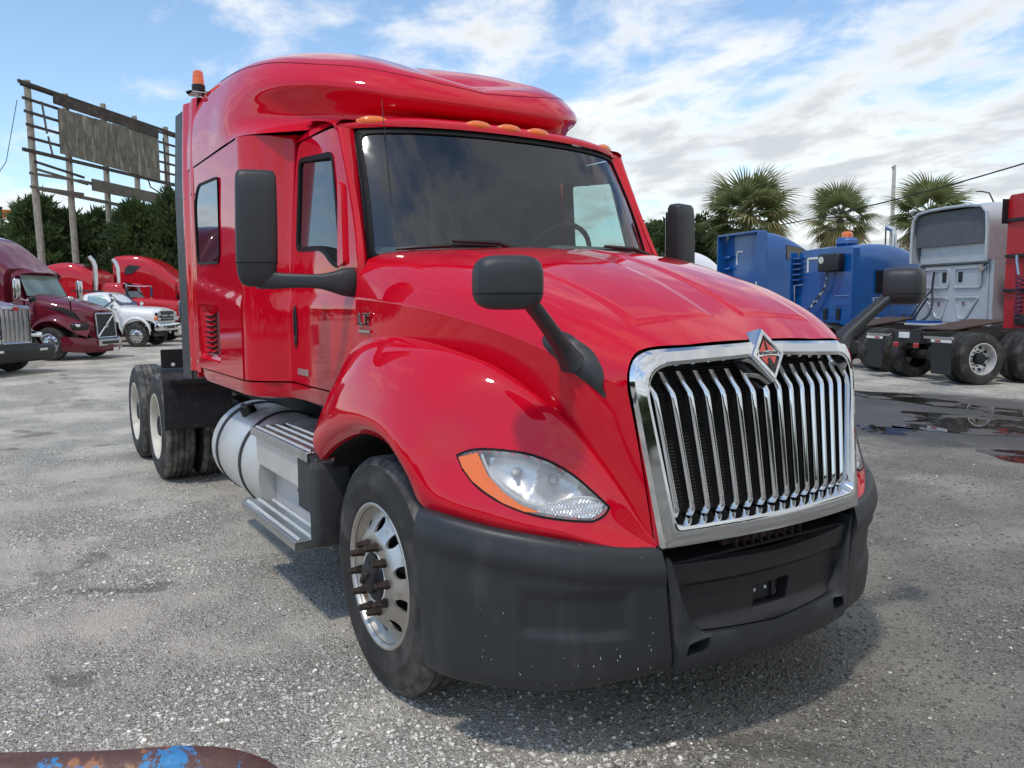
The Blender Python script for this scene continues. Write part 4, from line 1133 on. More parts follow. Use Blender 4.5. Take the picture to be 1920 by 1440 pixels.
m = MB(); m.add(*bx(-4.4, -.9, -.5, .5, .55, 1.05)); m.build('underbody', DARK, truck)

# ---------------------------------------------------------------- beacon, antenna, badges
bq = Vector((-3.12, -1.10, 3.085))
m = MB(); m.add(*bx(bq.x - .03, bq.x + .035, bq.y - .01, bq.y + .004, bq.z - .06, bq.z + .06, .002)); m.add(*bx(bq.x - .12, bq.x + .03, bq.y - .06, bq.y + .06, bq.z + .085, bq.z + .093)); 
beac = m.build('beacon_bracket', ALU, truck)
V, F = lathe([(.085, .093), (.088, .099), (.045, .108), (.047, .15), (.042, .155)], (bq.x - .05, bq.y, bq.z), (0, 0, 1), 22); mk('beacon_base', V, F, BLACK, beac)
V, F = lathe([(.042, .155), (.042, .19), (.039, .194), (.039, .22), (.0365, .223), (.035, .244), (.025, .253), (.001, .255)], (bq.x - .05, bq.y, bq.z), (0, 0, 1), 22); mk('beacon_lens', V, F, ORANGE, beac, sharp=25)
m = MB(); m.add(*tube([(bq.x + .02, bq.y, bq.z + .05), (bq.x + .10, bq.y + .01, bq.z + .03), (bq.x + .16, bq.y + .03, bq.z + .05)], .006, 6)); m.build('beacon_cable', REDL, beac)
V, F = tube([(-.80, -.72, 2.60), (-.70, -.72, 2.80)], .003, 6); 
m = MB(); m.add(*tube([(-.53, -.775, 1.89), (-.73, -.745, 2.68)], .0022, 5)); m.build('antenna', BLACK, truck)
bM = basis((-.395, -1.0085, 1.585), (1, .012, 0), (0, 0, 1))
text_mesh('badge_letters', 'LT', .080, BLACK, truck, bM, .003, .0, 0, 1.6)
text_mesh('badge_outline', 'LT', .080, CHROME_D, truck, basis((-.395, -1.0065, 1.585), (1, .012, 0), (0, 0, 1)), .002, .0028, 0, 1.6)
m = MB(); m.add(*bx(-.46, -.33, -1.006, -1.001, 1.528, 1.541, .001)); m.build('badge_underline', CHROME_D, truck)
m = MB()
for a, b in ((-.462, -.455),): pass
# =====================================================================================
#  GROUND, PUDDLES, GRAVEL
# =====================================================================================
def ground_material():
    m = bpy.data.materials.new('gravel_yard'); m.use_nodes = True
    nt = m.node_tree; N = nt.nodes.new; L = nt.links.new; b = nt.nodes['Principled BSDF']
    tc = N('ShaderNodeTexCoord'); P = tc.outputs['Object']
    def noi(scale, det=6, rough=.55, vec=P, dist=0):
        n = N('ShaderNodeTexNoise'); n.inputs['Scale'].default_value = scale; n.inputs['Detail'].default_value = det
        n.inputs['Roughness'].default_value = rough; n.inputs['Distortion'].default_value = dist; L(vec, n.inputs['Vector']); return n.outputs[0]
    def rng_(v, a, b_, c=0, d=1, smooth=True):
        r = N('ShaderNodeMapRange'); r.interpolation_type = 'SMOOTHSTEP' if smooth else 'LINEAR'
        for k, q in (('From Min', a), ('From Max', b_), ('To Min', c), ('To Max', d)): r.inputs[k].default_value = q
        L(v, r.inputs['Value']); return r.outputs[0]
    def mix(f_, a, b_, mode='MIX'):
        x = N('ShaderNodeMix'); x.data_type = 'RGBA'; x.blend_type = mode
        if isinstance(f_, (int, float)): x.inputs[0].default_value = f_
        else: L(f_, x.inputs[0])
        for k, q in ((6, a), (7, b_)):
            if isinstance(q, tuple): x.inputs[k].default_value = (*q, 1)
            else: L(q, x.inputs[k])
        return x.outputs[2]
    def mt(op, a, b_, clamp=False):
        x = N('ShaderNodeMath'); x.operation = op; x.use_clamp = clamp
        for k, q in ((0, a), (1, b_)):
            if isinstance(q, (int, float)): x.inputs[k].default_value = q
            else: L(q, x.inputs[k])
        return x.outputs[0]
    def vor(scale, feat='F1'):
        v = N('ShaderNodeTexVoronoi'); v.feature = feat; v.inputs['Scale'].default_value = scale; L(P, v.inputs['Vector']); return v
    # stones of three sizes, each cell its own grey, with dark gaps between them
    base = mix(noi(2.6, 8, .62), (0.543, 0.494, 0.405), (0.788, 0.716, 0.594))
    v1 = vor(62); v2 = vor(30); v3 = vor(135)
    def cells(v):
        s = N('ShaderNodeSeparateColor'); L(v.outputs['Color'], s.inputs[0]); return s
    s1 = cells(v1); s2 = cells(v2); s3 = cells(v3)
    def ramp(sock, stops):
        r = N('ShaderNodeValToRGB'); e = r.color_ramp.elements
        e[0].position = stops[0][0]; e[0].color = (*stops[0][1], 1); e[1].position = stops[-1][0]; e[1].color = (*stops[-1][1], 1)
        for p_, q_ in stops[1:-1]: n_ = e.new(p_); n_.color = (*q_, 1)
        L(sock, r.inputs[0]); return r.outputs[0]
    g1 = ramp(s1.outputs[0], [(0, (0.207, 0.186, 0.155)), (.35, (0.467, 0.426, 0.353)), (.7, (0.757, 0.698, 0.581)), (1, (0.880, 0.870, 0.840))])
    g3 = ramp(s3.outputs[0], [(0, (0.253, 0.229, 0.186)), (.5, (0.573, 0.522, 0.431)), (1, (0.880, 0.870, 0.808))])
    dust = rng_(noi(.8, 6, .62), .42, .62)          # 1 where fine pale dust covers the stones
    c = mix(mt('SUBTRACT', .85, mt('MULTIPLY', dust, .45)), base, g3)
    pres1 = mt('MULTIPLY', rng_(s1.outputs[1], .22, .34), rng_(v1.outputs[0], .56, .44))
    pres1 = mt('MULTIPLY', pres1, mt('SUBTRACT', 1, mt('MULTIPLY', dust, .82)))
    c = mix(pres1, mix(mt('MULTIPLY', mt('SUBTRACT', 1, dust), .38), c, (0.207, 0.186, 0.153)), g1)
    pres2 = mt('MULTIPLY', rng_(s2.outputs[1], .74, .80), rng_(v2.outputs[0], .46, .34))
    pres2 = mt('MULTIPLY', pres2, mt('SUBTRACT', 1, mt('MULTIPLY', dust, .65)))
    c = mix(pres2, c, ramp(s2.outputs[2], [(0, (0.329, 0.299, 0.245)), (.5, (0.697, 0.637, 0.532)), (1, (0.880, 0.870, 0.840))]))
    c = mix(mt('MULTIPLY', dust, .48), c, (0.788, 0.719, 0.594))
    # darker packed earth in front and to the left of the truck
    sep = N('ShaderNodeSeparateXYZ'); L(P, sep.inputs[0])
    wob = mt('MULTIPLY', mt('SUBTRACT', noi(.55, 5, .6), .5), 2.6)
    d = mt('ADD', mt('MULTIPLY', sep.outputs[1], 1.0), mt('MULTIPLY', sep.outputs[0], .42))     # grows towards +y
    d = mt('ADD', d, wob)
    dark = rng_(d, -1.0, .7)
    far = rng_(sep.outputs[1], 9.5, 12.0, 1, 0)
    dark = mt('MULTIPLY', dark, far)
    # pale gravel tongue between the puddles and the bumper
    pale = rng_(noi(.42, 4, .55, dist=.4), .50, .64)
    dark = mt('MULTIPLY', dark, mt('SUBTRACT', 1, mt('MULTIPLY', pale, .38)))
    c = mix(mt('MULTIPLY', dark, .88), c, mix(.30, mix(noi(5, 7, .65), (.060, .054, .047), (.135, .124, .108)), c))
    # grease / tyre streaks and a dry stain field
    mp = N('ShaderNodeMapping'); mp.inputs['Rotation'].default_value = (0, 0, R(12)); mp.inputs['Scale'].default_value = (.28, 1.6, 1); L(P, mp.inputs[0])
    st = rng_(noi(.9, 6, .6, mp.outputs[0]), .54, .68)
    c = mix(mt('MULTIPLY', st, .42), c, (.22, .205, .18))
    oil = rng_(noi(1.25, 4, .5, dist=.6), .655, .70)
    c = mix(mt('MULTIPLY', oil, .5), c, (.075, .068, .058))
    # damp rings round the puddles
    dx = mt('MULTIPLY', mt('SUBTRACT', sep.outputs[0], -3.4), .28); dy = mt('MULTIPLY', mt('SUBTRACT', sep.outputs[1], 9.0), .32)
    rr = mt('ADD', mt('ADD', mt('MULTIPLY', dx, dx), mt('MULTIPLY', dy, dy)), mt('MULTIPLY', mt('SUBTRACT', noi(.9, 5), .5), 1.4))
    wet = rng_(rr, 1.0, .55)
    c = mix(mt('MULTIPLY', wet, .8), c, (.040, .037, .034))
    L(c, b.inputs['Base Color'])
    ro = mt('SUBTRACT', .92, mt('MULTIPLY', wet, .42)); L(ro, b.inputs['Roughness'])
    # relief
    h = mt('ADD', mt('MULTIPLY', mt('MULTIPLY', pres1, mt('SUBTRACT', .6, v1.outputs[0])), 1.2), mt('MULTIPLY', mt('MULTIPLY', pres2, mt('SUBTRACT', .5, v2.outputs[0])), 2.4))
    h = mt('ADD', h, mt('MULTIPLY', mt('SUBTRACT', .6, v3.outputs[0]), .55))
    h = mt('ADD', h, mt('MULTIPLY', noi(11, 8, .65), .9))
    bp = N('ShaderNodeBump'); bp.inputs['Strength'].default_value = 1.0; bp.inputs['Distance'].default_value = .022
    L(h, bp.inputs['Height']); L(bp.outputs[0], b.inputs['Normal'])
    return m
GROUND = ground_material()
def gz(x, y):
    return .018 * noise.noise(Vector((x * .35, y * .35, 3.1))) + .008 * noise.noise(Vector((x * 1.3, y * 1.3, 7.7)))
def axis_pts():
    a = list(np.arange(-14, 14.01, .25)); o = [14]
    while o[-1] < 900: o.append(o[-1] * 1.25)
    return [-v for v in o[:0:-1]] + a + o[1:]
ax = axis_pts()
def flat(x, y):
    # flatter where the truck stands so the tyres touch, and where the puddles lie
    k = max(0.0, 1 - math.exp(-((x + 3.4)**2 * .05 + (y - 9)**2 * .06))) if True else 1
    return k
V = []
for y in ax:
    for x in ax:
        n_ = gz(x, y) if abs(x) < 14 and abs(y) < 14 else 0
        t = 0 if (-7.5 < x < 1.5 and -1.4 < y < 1.4) else 1
        if -7.0 < x < .2 and 5.6 < y < 12.2: t = 0
        V.append((x, y, n_ * t - (.0 if t == 0 else .006)))
n_ = len(ax)
F = [(j * n_ + i, j * n_ + i + 1, (j + 1) * n_ + i + 1, (j + 1) * n_ + i) for j in range(n_ - 1) for i in range(n_ - 1)]
gnd = mk('ground', V, F, GROUND, None, sharp=60, kind='structure')
gbvh = BVHTree.FromPolygons(V, F)
WATER = mat('puddle_water', (.030, .026, .021), .02, 0, 0, spec=.5, var=.3, vscale=1.5, col2=(.085, .076, .064), c2scale=1.7, c2lo=.52, c2hi=.60)
wn = WATER.node_tree; wr = wn.nodes.new('ShaderNodeTexNoise'); wr.inputs['Scale'].default_value = 1.7; wr.inputs['Detail'].default_value = 8; wr.inputs['Roughness'].default_value = .62
wm = wn.nodes.new('ShaderNodeMapRange'); wm.inputs['From Min'].default_value = .52; wm.inputs['From Max'].default_value = .60; wm.inputs['To Min'].default_value = .02; wm.inputs['To Max'].default_value = .75
wt = wn.nodes.new('ShaderNodeTexCoord'); wn.links.new(wt.outputs['Object'], wr.inputs['Vector']); wn.links.new(wr.outputs[0], wm.inputs['Value']); wn.links.new(wm.outputs[0], wn.nodes['Principled BSDF'].inputs['Roughness'])
def puddle(name, pts, seed):
    rs = random.Random(seed); P2 = cr([*pts, pts[0]], 9)[:-1]; out = []
    for i, p in enumerate(P2):
        k = noise.noise(Vector((p[0] * 1.6, p[1] * 1.6, seed))) * .26 + noise.noise(Vector((p[0] * 5, p[1] * 5, seed))) * .05
        out.append((p[0] + k, p[1] + k * .8))
    V, F = panel(out, [], lambda x, y: (x, y, .0045), .25)
    return mk(name, V, F, WATER, None, kind='structure')
puddle('puddle', [(-6.2, 10.9), (-5.0, 11.0), (-4.2, 10.7), (-3.4, 10.5), (-2.2, 9.9), (-2.6, 9.7), (-3.4, 9.95), (-4.0, 9.75), (-4.4, 10.0), (-5.0, 10.0), (-5.9, 10.25)], 1)
puddle('puddle', [(-3.95, 8.9), (-3.3, 9.2), (-2.7, 9.4), (-1.9, 9.9), (-1.1, 9.8), (-1.2, 8.6), (-1.75, 8.0), (-2.2, 7.6), (-2.7, 7.5), (-3.25, 7.55), (-3.35, 8.2)], 2)
puddle('puddle', [(-3.5, 7.15), (-3.2, 7.5), (-2.75, 7.3), (-2.6, 6.95), (-2.95, 6.75)], 3)
puddle('puddle', [(-1.55, 6.75), (-1.1, 7.15), (-.6, 7.4), (-.45, 6.8), (-.85, 6.3), (-1.25, 6.35)], 4)

# loose stones near the camera, real geometry
STONE = mat('gravel_stones', (.74, .70, .62), .85, 0, var=.45, vscale=23, detail=1, col2=(.27, .25, .22), c2scale=41, c2lo=.46, c2hi=.52)
def scatter(n, name, region, smin, smax, dens, mat_):
    ico = [(0, 0, 1), (.894, 0, .447), (.276, .851, .447), (-.724, .526, .447), (-.724, -.526, .447), (.276, -.851, .447), (.724, .526, -.447), (-.276, .851, -.447), (-.894, 0, -.447), (-.276, -.851, -.447), (.724, -.526, -.447), (0, 0, -1)]
    fi = [(0, 1, 2), (0, 2, 3), (0, 3, 4), (0, 4, 5), (0, 5, 1), (1, 6, 2), (2, 7, 3), (3, 8, 4), (4, 9, 5), (5, 10, 1), (1, 10, 6), (2, 6, 7), (3, 7, 8), (4, 8, 9), (5, 9, 10), (11, 7, 6), (11, 8, 7), (11, 9, 8), (11, 10, 9), (11, 6, 10)]
    ico = np.array(ico); fi = np.array(fi)
    pos = []
    while len(pos) < n:
        x, y = region(); 
        if random.random() > dens(x, y): continue
        pos.append((x, y))
    pos = np.array(pos); s = smin * (smax / smin) ** (rng.random(n) ** 2.6)
    ang = rng.random(n) * 6.283; ca, sa = np.cos(ang), np.sin(ang)
    sc = np.stack([s * (.8 + .5 * rng.random(n)), s * (.6 + .4 * rng.random(n)), s * (.38 + .3 * rng.random(n))], 1)
    jit = 1 + .28 * (rng.random((n, 12)) - .5)
    v = ico[None] * jit[:, :, None] * sc[:, None, :]
    X = v[:, :, 0] * ca[:, None] - v[:, :, 1] * sa[:, None]; Y = v[:, :, 0] * sa[:, None] + v[:, :, 1] * ca[:, None]
    z0 = np.array([ (gbvh.ray_cast(Vector((p[0], p[1], 1)), Vector((0, 0, -1)))[0] or Vector((0, 0, 0))).z for p in pos])
    W_ = np.stack([X + pos[:, 0:1], Y + pos[:, 1:2], v[:, :, 2] + z0[:, None] + (s * .12)[:, None]], 2).reshape(-1, 3)
    Fc = (fi[None] + (np.arange(n) * 12)[:, None, None]).reshape(-1, 3)
    me = bpy.data.meshes.new(name)
    me.vertices.add(len(W_)); me.vertices.foreach_set('co', W_.astype(np.float32).ravel())
    me.loops.add(Fc.size); me.loops.foreach_set('vertex_index', Fc.astype(np.int32).ravel())
    me.polygons.add(len(Fc)); me.polygons.foreach_set('loop_start', np.arange(0, Fc.size, 3, dtype=np.int32)); 
    me.polygons.foreach_set('use_smooth', np.zeros(len(Fc), dtype=bool))
    me.update(calc_edges=True); me.validate()
    me.materials.append(mat_)
    o = bpy.data.objects.new(name, me); COL.objects.link(o); o['kind'] = 'stuff'; return o
def near_region():
    # the part of the yard between the camera and about ten metres away
    while True:
        r = 1.2 + 9.5 * random.random() ** 1.7; a = YAW + R(random.uniform(-38, 38))
        x, y = 3.1467 + r * math.cos(a), -2.4471 + r * math.sin(a)
        return x, y
def dens_(x, y):
    n_ = noise.noise(Vector((x * .8, y * .8, 1.3))) + .5 * noise.noise(Vector((x * 2.1, y * 2.1, 5.0)))
    d = smooth01((n_ + .25) / .7)
    if y + .42 * x > .2: d *= .45
    return .06 + .94 * d
STONE_D = mat('dirty_gravel_stones', (.30, .28, .245), .88, 0, var=.5, vscale=23, detail=1, col2=(.12, .11, .095), c2scale=41, c2lo=.44, c2hi=.5)
def dz(x, y): return smooth01((y + .42 * x + .6) / 1.2)
st = scatter(56000, 'loose_gravel', near_region, .0035, .015, lambda x, y: dens_(x, y) * (1 - .93 * dz(x, y)), STONE)
tag(st, 'pale loose gravel stones strewn over the yard', 'gravel')
st = scatter(26000, 'dirty_gravel', near_region, .0035, .014, lambda x, y: (.25 + .75 * dens_(x, y)) * dz(x, y), STONE_D)
tag(st, 'darker dirty gravel stones on the packed earth at the right', 'gravel')

# =====================================================================================
#  PARKED TRUCKS
# =====================================================================================
def shared_lathe(name, prof, mats, n=28, mi=None, sharp=32):
    V, F = lathe(prof, (0, 0, 0), (0, 1, 0), n); o = mk(name, V, F, mats, None, sharp, mi); me = o.data; bpy.data.objects.remove(o); return me
TY = shared_lathe('tyre', [(.29, -.12), (.34, -.142), (.40, -.147), (.46, -.13), (.495, -.11), (.505, -.08), (.505, -.045), (.495, -.043), (.495, -.033), (.505, -.031), (.505, .031), (.495, .033), (.495, .043), (.505, .045), (.505, .08), (.495, .11), (.46, .13), (.40, .147), (.34, .142), (.29, .12)], RUBBER, 36)
def rim_me(name, front, m):
    mb = MB()
    if front:
        V, F = lathe([(.31, .118), (.312, .135), (.295, .138), (.28, .10), (.265, .095), (.20, .13), (.17, .148), (.11, .148), (.105, .18), (.06, .19), (.001, .192)], (0, 0, 0), (0, 1, 0), 36)
        mb.add(V, F)
        dep = .112
    else:
        V, F = lathe([(.31, .118), (.312, .135), (.295, .136), (.28, .09), (.27, .0), (.262, -.03), (.20, -.02), (.13, -.01), (.115, -.005)], (0, 0, 0), (0, 1, 0), 36)
        mb.add(V, F, 0); V, F = lathe([(.115, -.005), (.11, .09), (.08, .11), (.001, .112)], (0, 0, 0), (0, 1, 0), 24); mb.add(V, F, 1); dep = -.02
    for k in range(10):
        a = 2 * math.pi * k / 10; V, F = cyl((.222 * math.cos(a), dep - .0, .222 * math.sin(a)), (.222 * math.cos(a), dep + .012, .222 * math.sin(a)), .030, .030, 10); mb.add(V, F, 1)
    for k in range(10):
        a = 2 * math.pi * (k + .5) / 10; o_ = .15 if front else -.01
        V, F = cyl((.145 * math.cos(a), o_, .145 * math.sin(a)), (.145 * math.cos(a), o_ + .04, .145 * math.sin(a)), .016, .012, 6); mb.add(V, F, 0 if front else 1)
    o = mb.build(name, [m, DARK], None, 35); me = o.data; bpy.data.objects.remove(o); return me
RF_ALU = rim_me('rim', True, ALU_W); RR_ALU = rim_me('rim', False, ALU_B); RR_WHITE = rim_me('rim', False, CREAM)
RF_CHR = rim_me('rim', True, CHROME_D)
def wheel_at(par, x, w, s, rim, dual=0.0, scale=1.0, z=None):
    o = bpy.data.objects.new('wheel', TY); COL.objects.link(o); o.parent = par
    o.location = (x, s * w, (.505 if z is None else z) * scale); o.scale = (scale,) * 3; o.rotation_euler = (0, 0, 0 if s > 0 else math.pi)
    r = bpy.data.objects.new('rim', rim); COL.objects.link(r); r.parent = o
    if dual:
        o2 = bpy.data.objects.new('wheel', TY); COL.objects.link(o2); o2.parent = par; o2.location = (x, s * (w - dual), .505 * scale); o2.scale = (scale,) * 3
    return o
def part(name, mb, m, par, sharp=35): 
    V, F = mb if isinstance(mb, tuple) else (mb.V, mb.F)
    return mk(name, V, F, m, par, sharp)
def hloft(secs, nu=6, nv=5, cv=(), caps=True, cu=()):
    """half sections (x, w, z) from the top centre line downwards, mirrored"""
    G = sgrid(secs, nu, nv, cu, cv); mb = MB(); V, F = gridmesh(G)
    mb.add(side(V, 1), F); mb.add(side(V, -1), F)
    if caps:
        for r in (G[0], G[-1]):
            ring = [(p[0], p[1], p[2]) for p in r] + [(p[0], -p[1], p[2]) for p in r[::-1]]
            mb.add(ring, [tuple(range(len(ring)))])
    return mb
def fender_half(s, w0=.55, w1=1.19, front=1.0, nose=.62):
    """wing over the front wheel, running forward to the lamp"""
    ctrl = []
    for x, z, dz in [(-.66, .62, 0), (-.62, .86, .02), (-.45, 1.09, .03), (-.15, 1.24, .03), (.2, 1.24, .05), (.5, 1.10, .10), (.75, .92, .16), (front, nose + .10, .14)]:
        wo = w1 - (.0 if x < .3 else .28 * ((x - .3) / .7)**1.5)
        ctrl.append([(x, w0, z + .10 + dz), (x, (w0 + wo) / 2, z + .095 + dz), (x, wo - .12, z + .05 + dz * .6), (x, wo - .02, z - .01), (x, wo, z - .07), (x, wo - .05, z - .09)])
    V, F = gridmesh(sgrid(ctrl, 5, 4)); return side(V, s), F
def glass_quad(par, name, pts, m, frame=None, off=(0, 0, 0), fr=.03):
    P = [Vector(p) + Vector(off) for p in pts]; o = None
    if frame is not None:
        c_ = sum(P, Vector()) / len(P); I = [p + (c_ - p) * fr for p in P]; n_ = len(P)
        nrm = (P[1] - P[0]).cross(P[2] - P[0]).normalized() * .012
        V = P + I + [p - nrm for p in P] + [p + nrm for p in P] 
        fo = mk('window_frame', P + I, [(i, (i + 1) % n_, n_ + (i + 1) % n_, n_ + i) for i in range(n_)], frame, par)
        P = I
        return mk(name, P, [tuple(range(n_))], m, fo)
    return mk(name, P, [tuple(range(len(P)))], m, par)
def chassis(t, rear=-7.3, rim=RR_ALU, axles=(-5.2, -6.5), flaps=True, frontrim=RF_ALU):
    for s in (-1, 1):
        wheel_at(t, 0, 1.0, s, frontrim)
        for a in axles: wheel_at(t, a, 1.06, s, rim, .33)
    mb = MB()
    for s in (-1, 1): mb.add(*bx(rear, .9, s * .38, s * .46, .78, 1.02, .01))
    mb.add(*bx(rear, rear + .08, -.46, .46, .78, 1.0)); 
    for a in axles: mb.add(*cyl((a, -1, .505), (a, 1, .505), .1, .1, 10)); mb.add(*box((a, 0, .52), (.34, .4, .36), .08))
    mb.add(*bx(-4.3, -.5, -.48, .48, .5, 1.0)); part('chassis', mb, FRAME, t)
    part('fifth_wheel', MB().add(*box(((axles[0] + axles[1]) / 2 - .1, 0, 1.13), (1.25, .92, .05), .02, (0, -.14, 0))).add(*bx((axles[0] + axles[1]) / 2 - .3, (axles[0] + axles[1]) / 2 + .3, -.4, .4, 1.0, 1.1)), RUSTY, t)
    if flaps:
        for s in (-1, 1):
            f_ = part('mud_flap', bx(rear - .02, rear, s * .72, s * 1.24, .22, .88, .004), MUD if False else BLACK, t)
            part('flap_hanger', bx(rear - .03, rear + .02, s * .50, s * 1.26, .89, .94, .006), CHROME_D, f_)
            part('reflector_strip', bx(rear - .034, rear - .03, s * .72, s * 1.26, .83, .885), REFW, f_)
            part('reflector_red', bx(rear - .038, rear - .034, s * .82, s * .98, .84, .875), REDL, f_)
            l = part('tail_light', box((rear - .03, s * .30, .74), (.05, .16, .10), .02), REDL, t)
    for s in (-1, 1):
        V, F = lathe([(.001, -3.9), (.2, -3.88), (.30, -3.8), (.30, -2.0), (.001, -1.96)], (0, s * .85, .62), (1, 0, 0), 24); part('fuel_tank', (V, F), ALU, t, 50)
def cab_shell(t, paint, xf=-.78, xr=-2.0, zr=2.62, wr=.92, w0=1.02):
    secs = [[(xr, 0, zr), (xr, wr * .6, zr), (xr, wr, zr - .08), (xr, w0, 1.95), (xr, w0 + .02, 1.5), (xr, w0, 1.02), (xr, .5, 1.0)],
            [(xf - .55, 0, zr), (xf - .55, wr * .6, zr), (xf - .56, wr, zr - .08), (xf - .45, w0, 1.95), (xf - .4, w0 + .02, 1.5), (xf - .4, w0, 1.02), (xf - .4, .5, 1.0)],
            [(xf - .30, 0, zr - .05), (xf - .30, wr * .6, zr - .06), (xf - .34, wr - .02, zr - .12), (xf - .10, w0 - .03, 1.92), (xf - .02, w0, 1.5), (xf, w0, 1.02), (xf, .5, 1.0)],
            ]
    return part('cab', hloft(secs, 6, 5, caps=True), paint, t, 40)
def sleeper_shell(t, paint, xr, xf, z0, prof, w=1.22, bottom=1.02, name='sleeper'):
    """prof: list of (x, roof z) from the back forwards"""
    secs = []
    for x, z in prof:
        k = .06 + .03 * (z - 2.8)
        secs.append([(x, 0, z), (x, w * .55, z - .01), (x, w * .86, z - .06), (x, w - .03, z - .28), (x, w, min(2.3, z - .5)), (x, w, 1.5), (x, w - .02, bottom), (x, .4, bottom - .01)])
    return part(name, hloft(secs, 6, 5), paint, t, 40)
def add_mirror(t, x, w, z, h=.42, m=BLACK, stem=True, rear=CHROME):
    for s in (-1, 1):
        mm = part('mirror', box((x, s * w, z), (.12, .22, h), .04, None, 2), m, t, 50)
        if stem: part('mirror_arm', tube([(x + .02, s * w, z - h * .45), (x + .1, s * (w - .2), z - h * .55), (x + .12, s * 1.0, z - h * .5)], .022, 6), m, mm)
def hood_mirror(t, x, w, z, m=BLACK, bx_=.75):
    for s in (-1, 1):
        mm = part('hood_mirror', box((x, s * w, z), (.12, .20, .15), .05, None, 2), m, t, 50)
        part('mirror_arm', tube([(x - .02, s * w, z - .05), (x - .12, s * (w - .15), z - .18), (x - .22, s * bx_, z - .32)], .022, 6), BLACK, mm)
def put(t, x, y, deg): t.location = (x, y, 0); t.rotation_euler = (0, 0, R(deg)); return t

# ---- maroon truck at the left edge: tall chrome grille, black bumper
t = empty('semi_truck', 'maroon truck cut by the left edge, tall chrome grille over a plain black bumper', 'truck', group='trucks parked along the far left side')
secs = [[(-.8, 0, 1.98), (-.8, .5, 1.95), (-.8, .82, 1.86), (-.8, .92, 1.6), (-.8, .94, 1.1)],
        [(.1, 0, 1.84), (.1, .42, 1.82), (.1, .68, 1.72), (.1, .78, 1.5), (.1, .78, .95)],
        [(.98, 0, 1.66), (.98, .32, 1.64), (.98, .44, 1.56), (.98, .50, 1.40), (.98, .52, .75)]]
part('hood', hloft(secs, 8, 6), MAROON, t, 45)
for s in (-1, 1): part('fender', fender_half(s, .45, 1.17, 1.0, .68), MAROON, t, 60)
cab_shell(t, MAROON); sleeper_shell(t, MAROON, -3.9, -2.0, 1, [(-3.9, 3.9), (-3.2, 3.95), (-2.5, 3.75), (-1.9, 3.2), (-1.45, 2.7)])
g = part('grille', MB().add(*bx(.98, 1.06, -.47, .47, .72, .78, .02)).add(*bx(.98, 1.06, -.47, .47, 1.56, 1.66, .03)).add(*bx(.98, 1.06, -.49, -.43, .74, 1.62, .02)).add(*bx(.98, 1.06, .43, .49, .74, 1.62, .02)), CHROME, t)
part('grille_mesh', bx(.97, 1.005, -.43, .43, .78, 1.56), CHROME_D, g)
for y in (-.28, -.14, 0, .14, .28): part('grille_bar', bx(1.0, 1.03, y - .014, y + .014, .78, 1.56, .005), CHROME, g)
part('badge', box((1.07, 0, 1.58), (.02, .16, .10), .03), REDF, g)
part('hood_ornament', box((.98, 0, 1.70), (.12, .02, .06), .008), CHROME, t)
part('bumper', MB().add(*bx(.60, 1.18, -1.18, 1.18, .30, .70, .08, 2)).add(*bx(.9, 1.12, -.6, .6, .62, .75, .03)), BLACK, t, 50)
for s in (-1, 1):
    part('headlight', box((.86, s * .80, .93), (.30, .34, .15), .05, (0, 0, s * -.7), 2), LENS if False else LAMPBOWL, t, 50)
    part('fog_light', box((1.17, s * .72, .58), (.03, .28, .07), .012), REFW, t)
add_mirror(t, -.75, 1.38, 2.1, .5); hood_mirror(t, .75, .98, 1.82)
glass_quad(t, 'windshield', [(-.86, -.86, 1.93), (-.86, .86, 1.93), (-1.14, .80, 2.48), (-1.14, -.80, 2.48)], DWIN2, GASKET, (.02, 0, .01))
chassis(t); put(t, -20.41, -2.80, 49)

# ---- second maroon truck: slanted bar across the grille, black side vents
t = empty('semi_truck', 'maroon high roof truck with a diagonal bar across its black grille', 'truck', group='trucks parked along the far left side')
secs = [[(-.85, 0, 2.02), (-.85, .55, 1.99), (-.85, .88, 1.88), (-.85, .98, 1.6), (-.85, 1.0, 1.1)],
        [(0, 0, 1.86), (0, .5, 1.83), (0, .80, 1.70), (0, .88, 1.45), (0, .9, 1.0)],
        [(.7, 0, 1.66), (.7, .44, 1.63), (.7, .63, 1.52), (.7, .68, 1.30), (.7, .72, .9)],
        [(1.06, 0, 1.50), (1.06, .40, 1.48), (1.05, .50, 1.42), (1.06, .52, 1.1), (1.1, .52, .62)]]
part('hood', hloft(secs, 7, 6), MAROON, t, 45)
for s in (-1, 1):
    fd = part('fender', fender_half(s, .50, 1.19, 1.08, .66), MAROON, t, 60)
    part('hood_vent', [(x, s * (w + .012), z) for x, w, z in [(-.25, .885, 1.62), (.30, .80, 1.60), (.62, .71, 1.42), (.78, .675, 1.12), (.55, .74, 1.16), (.38, .79, 1.40), (.2, .83, 1.48)]] and (
        [(x, s * (w + .015), z) for x, w, z in [(-.25, .89, 1.60), (.30, .81, 1.59), (.62, .715, 1.42), (.80, .69, 1.14), (.55, .755, 1.18), (.38, .80, 1.40), (.2, .845, 1.49)]], [(0, 1, 6), (1, 2, 5, 6), (2, 3, 4, 5)]), BLACK, t)
    hl_ = part('headlight', box((.84, s * .86, .99), (.50, .16, .26), .07, (0, 0, s * -.75), 2), BLACK, t, 50)
    part('lamp_unit', box((.82, s * .93, 1.04), (.16, .10, .11), .04, (0, 0, s * -.7), 2), LAMPBOWL, hl_, 50)
    part('turn_signal', box((.84, s * .90, .93), (.12, .09, .06), .02, (0, 0, s * -.7)), AMBER, hl_)
cab_shell(t, MAROON, -.82, -2.1, 2.72)
sleeper_shell(t, MAROON, -4.1, -2.1, 1, [(-4.1, 3.85), (-3.3, 3.92), (-2.6, 3.75), (-2.0, 3.35), (-1.55, 2.98), (-1.30, 2.80)])
